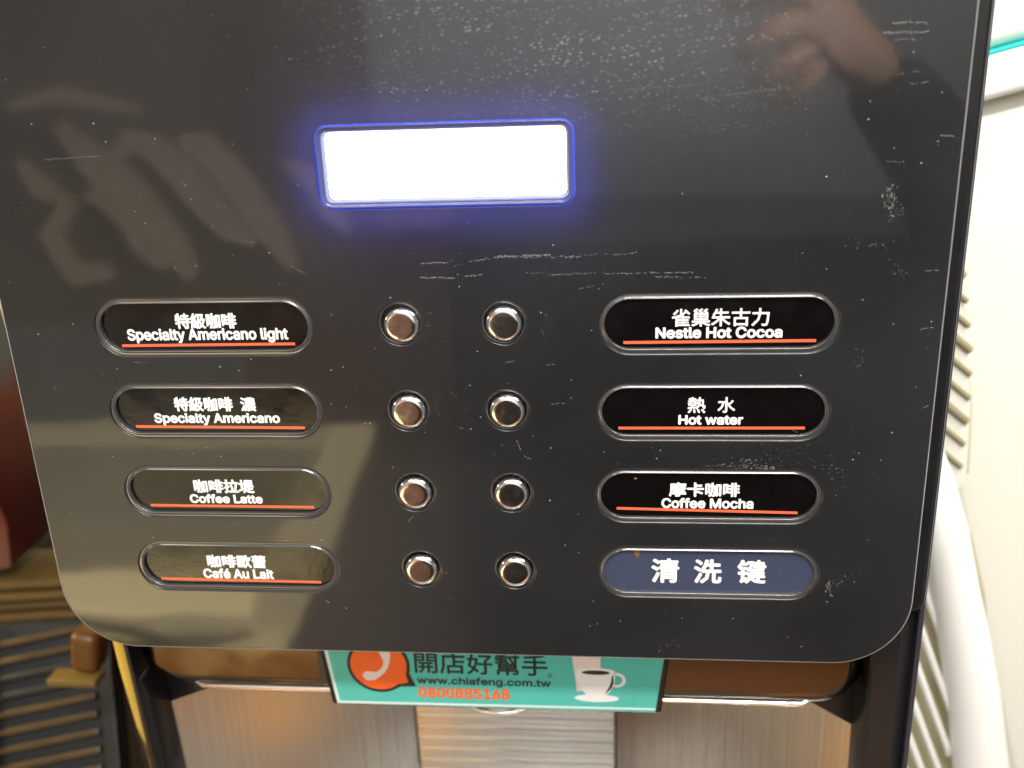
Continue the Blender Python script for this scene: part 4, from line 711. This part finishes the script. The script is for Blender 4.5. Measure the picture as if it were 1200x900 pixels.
plate("upper_shell", [ups[::-1]], 136, 150, m_cream, bs, bevel=.5)
low = [(130, -22), (190, -86), (203, -100), (212, -130), (224, -190), (228, -300), (130, -300)]
plate("inner_wall", [low[::-1]], 138, 150, m_groove, bs, bevel=.5)

# ================================================================== WHAT THE GLOSSY PANEL MIRRORS (unseen in front of the machine, panels and slabs added for reflections)
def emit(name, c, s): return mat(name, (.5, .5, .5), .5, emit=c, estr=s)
lb = thing("warm_glow_panels", "warm backlit menu board mirrored in the panel's lower left corner", "sign", (0, -600, 0))  # glowing panels shaped to make the tan reflection
def slab(name, pts, m, y=0): return flat(name, pts, y, m, lb, 4)
WARM = (1.0, .77, .34)
def edge_x(z): return -190 + (z + 250) / (-240) * -105
def strip(z0, z1, s, x0=-760):
    slab("light_panel", [(x0, z1), (x0, z0), (edge_x(z0), z0), (edge_x(z1), z1)], emit("reflection_glow", WARM, s))
strip(-262, -238, 2.0, -560); strip(-350, -264, .85); strip(-405, -352, 1.15); strip(-452, -407, 6.2); strip(-478, -454, 2.6); strip(-640, -480, 4.4)
slab("light_panel", [(edge_x(z) + dx, z) for z, dx in ((-236, 4), (-470, 4), (-470, -52), (-380, -60), (-300, -42), (-236, -34))], emit("reflection_glow", WARM, 3.0), 5)
dk = mat("dark_streak", (.05, .045, .03), .5)
slab("dark_streak", bez([(-520, -462), (-470, -470), (-430, -486), (-380, -484), (-330, -474)], [3, 7, 9, 7, 3]), dk, 5)  # dark bands added to streak that reflection
slab("dark_streak", bez([(-560, -500), (-500, -486), (-450, -497), (-400, -512)], [4, 6, 6, 3]), dk, 5)
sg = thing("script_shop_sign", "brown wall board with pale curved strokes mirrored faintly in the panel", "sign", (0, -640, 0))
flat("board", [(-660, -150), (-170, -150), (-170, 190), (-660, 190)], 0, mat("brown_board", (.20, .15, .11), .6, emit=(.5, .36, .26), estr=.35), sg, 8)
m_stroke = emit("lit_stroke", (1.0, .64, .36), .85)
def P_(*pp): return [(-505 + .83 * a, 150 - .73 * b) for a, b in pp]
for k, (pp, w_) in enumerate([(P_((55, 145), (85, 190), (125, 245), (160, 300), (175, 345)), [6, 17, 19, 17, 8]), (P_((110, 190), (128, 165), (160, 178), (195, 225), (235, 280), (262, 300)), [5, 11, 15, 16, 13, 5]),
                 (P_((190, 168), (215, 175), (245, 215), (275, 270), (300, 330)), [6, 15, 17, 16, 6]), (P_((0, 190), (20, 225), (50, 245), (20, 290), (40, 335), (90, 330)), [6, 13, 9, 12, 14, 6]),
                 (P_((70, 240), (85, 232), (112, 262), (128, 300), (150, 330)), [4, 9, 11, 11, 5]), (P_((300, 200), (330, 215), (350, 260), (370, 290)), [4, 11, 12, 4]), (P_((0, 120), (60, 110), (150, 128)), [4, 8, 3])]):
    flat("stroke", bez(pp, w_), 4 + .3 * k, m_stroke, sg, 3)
cb = thing("dark_backdrop", "dark cabinet facing the machine, mirrored in the panel's middle", "backdrop", (0, -900, 0))
box("dark_slab", -150, 620, -300, 0, -900, -130, mat("reflected_charcoal", (.05, .052, .055), .5), cb, bevel=6)  # dark block added in place of the person's dark coat
box("brown_slab", -420, -156, -300, -4, -900, -110, mat("reflected_brown", (.24, .135, .125), .5, noise=.2), cb, bevel=6)  # brown block added to tint the reflections in the left buttons

# the photographer's hand, mirrored at the top of the panel
m_skin = mat("skin", (.62, .36, .26), .5, noise=.08, nscale=40)
person = thing("person", "hand and charcoal sleeve of the photographer, mirrored at the top right of the panel", "person", (0, 0, 0))
def skin_chain(name, verts, edges, radii, m, parent):
    me = bpy.data.meshes.new(name); me.from_pydata([tuple(c * S for c in v) for v in verts], edges, []); me.update()
    o = bpy.data.objects.new(name, me); col.objects.link(o)
    md = o.modifiers.new("skin", 'SKIN')
    for k, v in enumerate(me.skin_vertices[0].data):
        v.radius = (radii[k] * S, radii[k] * S); v.use_root = k == 0
    sb = o.modifiers.new("sub", 'SUBSURF'); sb.levels = 2; sb.render_levels = 2
    m2 = bpy.data.meshes.new_from_object(o.evaluated_get(bpy.context.evaluated_depsgraph_get()))
    o.modifiers.clear(); o.data = m2; bpy.data.meshes.remove(me); m2.name = name
    return finish(o, parent, m, 180)
V = [(150, -322, 108), (172, -330, 92), (196, -340, 66)]; RD = [22, 20, 21]; E_ = [(0, 1), (1, 2)]
for a_, b_, c_, d_, r_ in [((140, -316, 122), (118, -304, 128), (98, -303, 126), (84, -306, 122), 9), ((136, -314, 110), (116, -302, 106), (104, -302, 98), (94, -306, 92), 9.5),
                       ((140, -314, 98), (128, -303, 88), (118, -302, 80), (106, -306, 73), 9), ((148, -316, 90), (142, -306, 78), (134, -305, 69), (124, -308, 62), 8), ((146, -328, 126), (132, -336, 142), (116, -344, 148), (104, -348, 148), 10)]:
    i_ = len(V); V += [a_, b_, c_, d_]; RD += [r_, r_ * .95, r_ * .85, r_ * .7]; E_ += [(0, i_), (i_, i_ + 1), (i_ + 1, i_ + 2), (i_ + 2, i_ + 3)]
skin_chain("body", V, E_, RD, m_skin, person)
skin_chain("sleeve", [(188, -336, 76), (196, -340, 66), (245, -366, 10), (300, -430, -110)], [(0, 1), (1, 2), (2, 3)], [25, 29, 36, 44], mat("charcoal_cloth", (.03, .03, .033), .9, noise=.3, nscale=300), person)
person.location = (0.022, -0.07, 0.004)
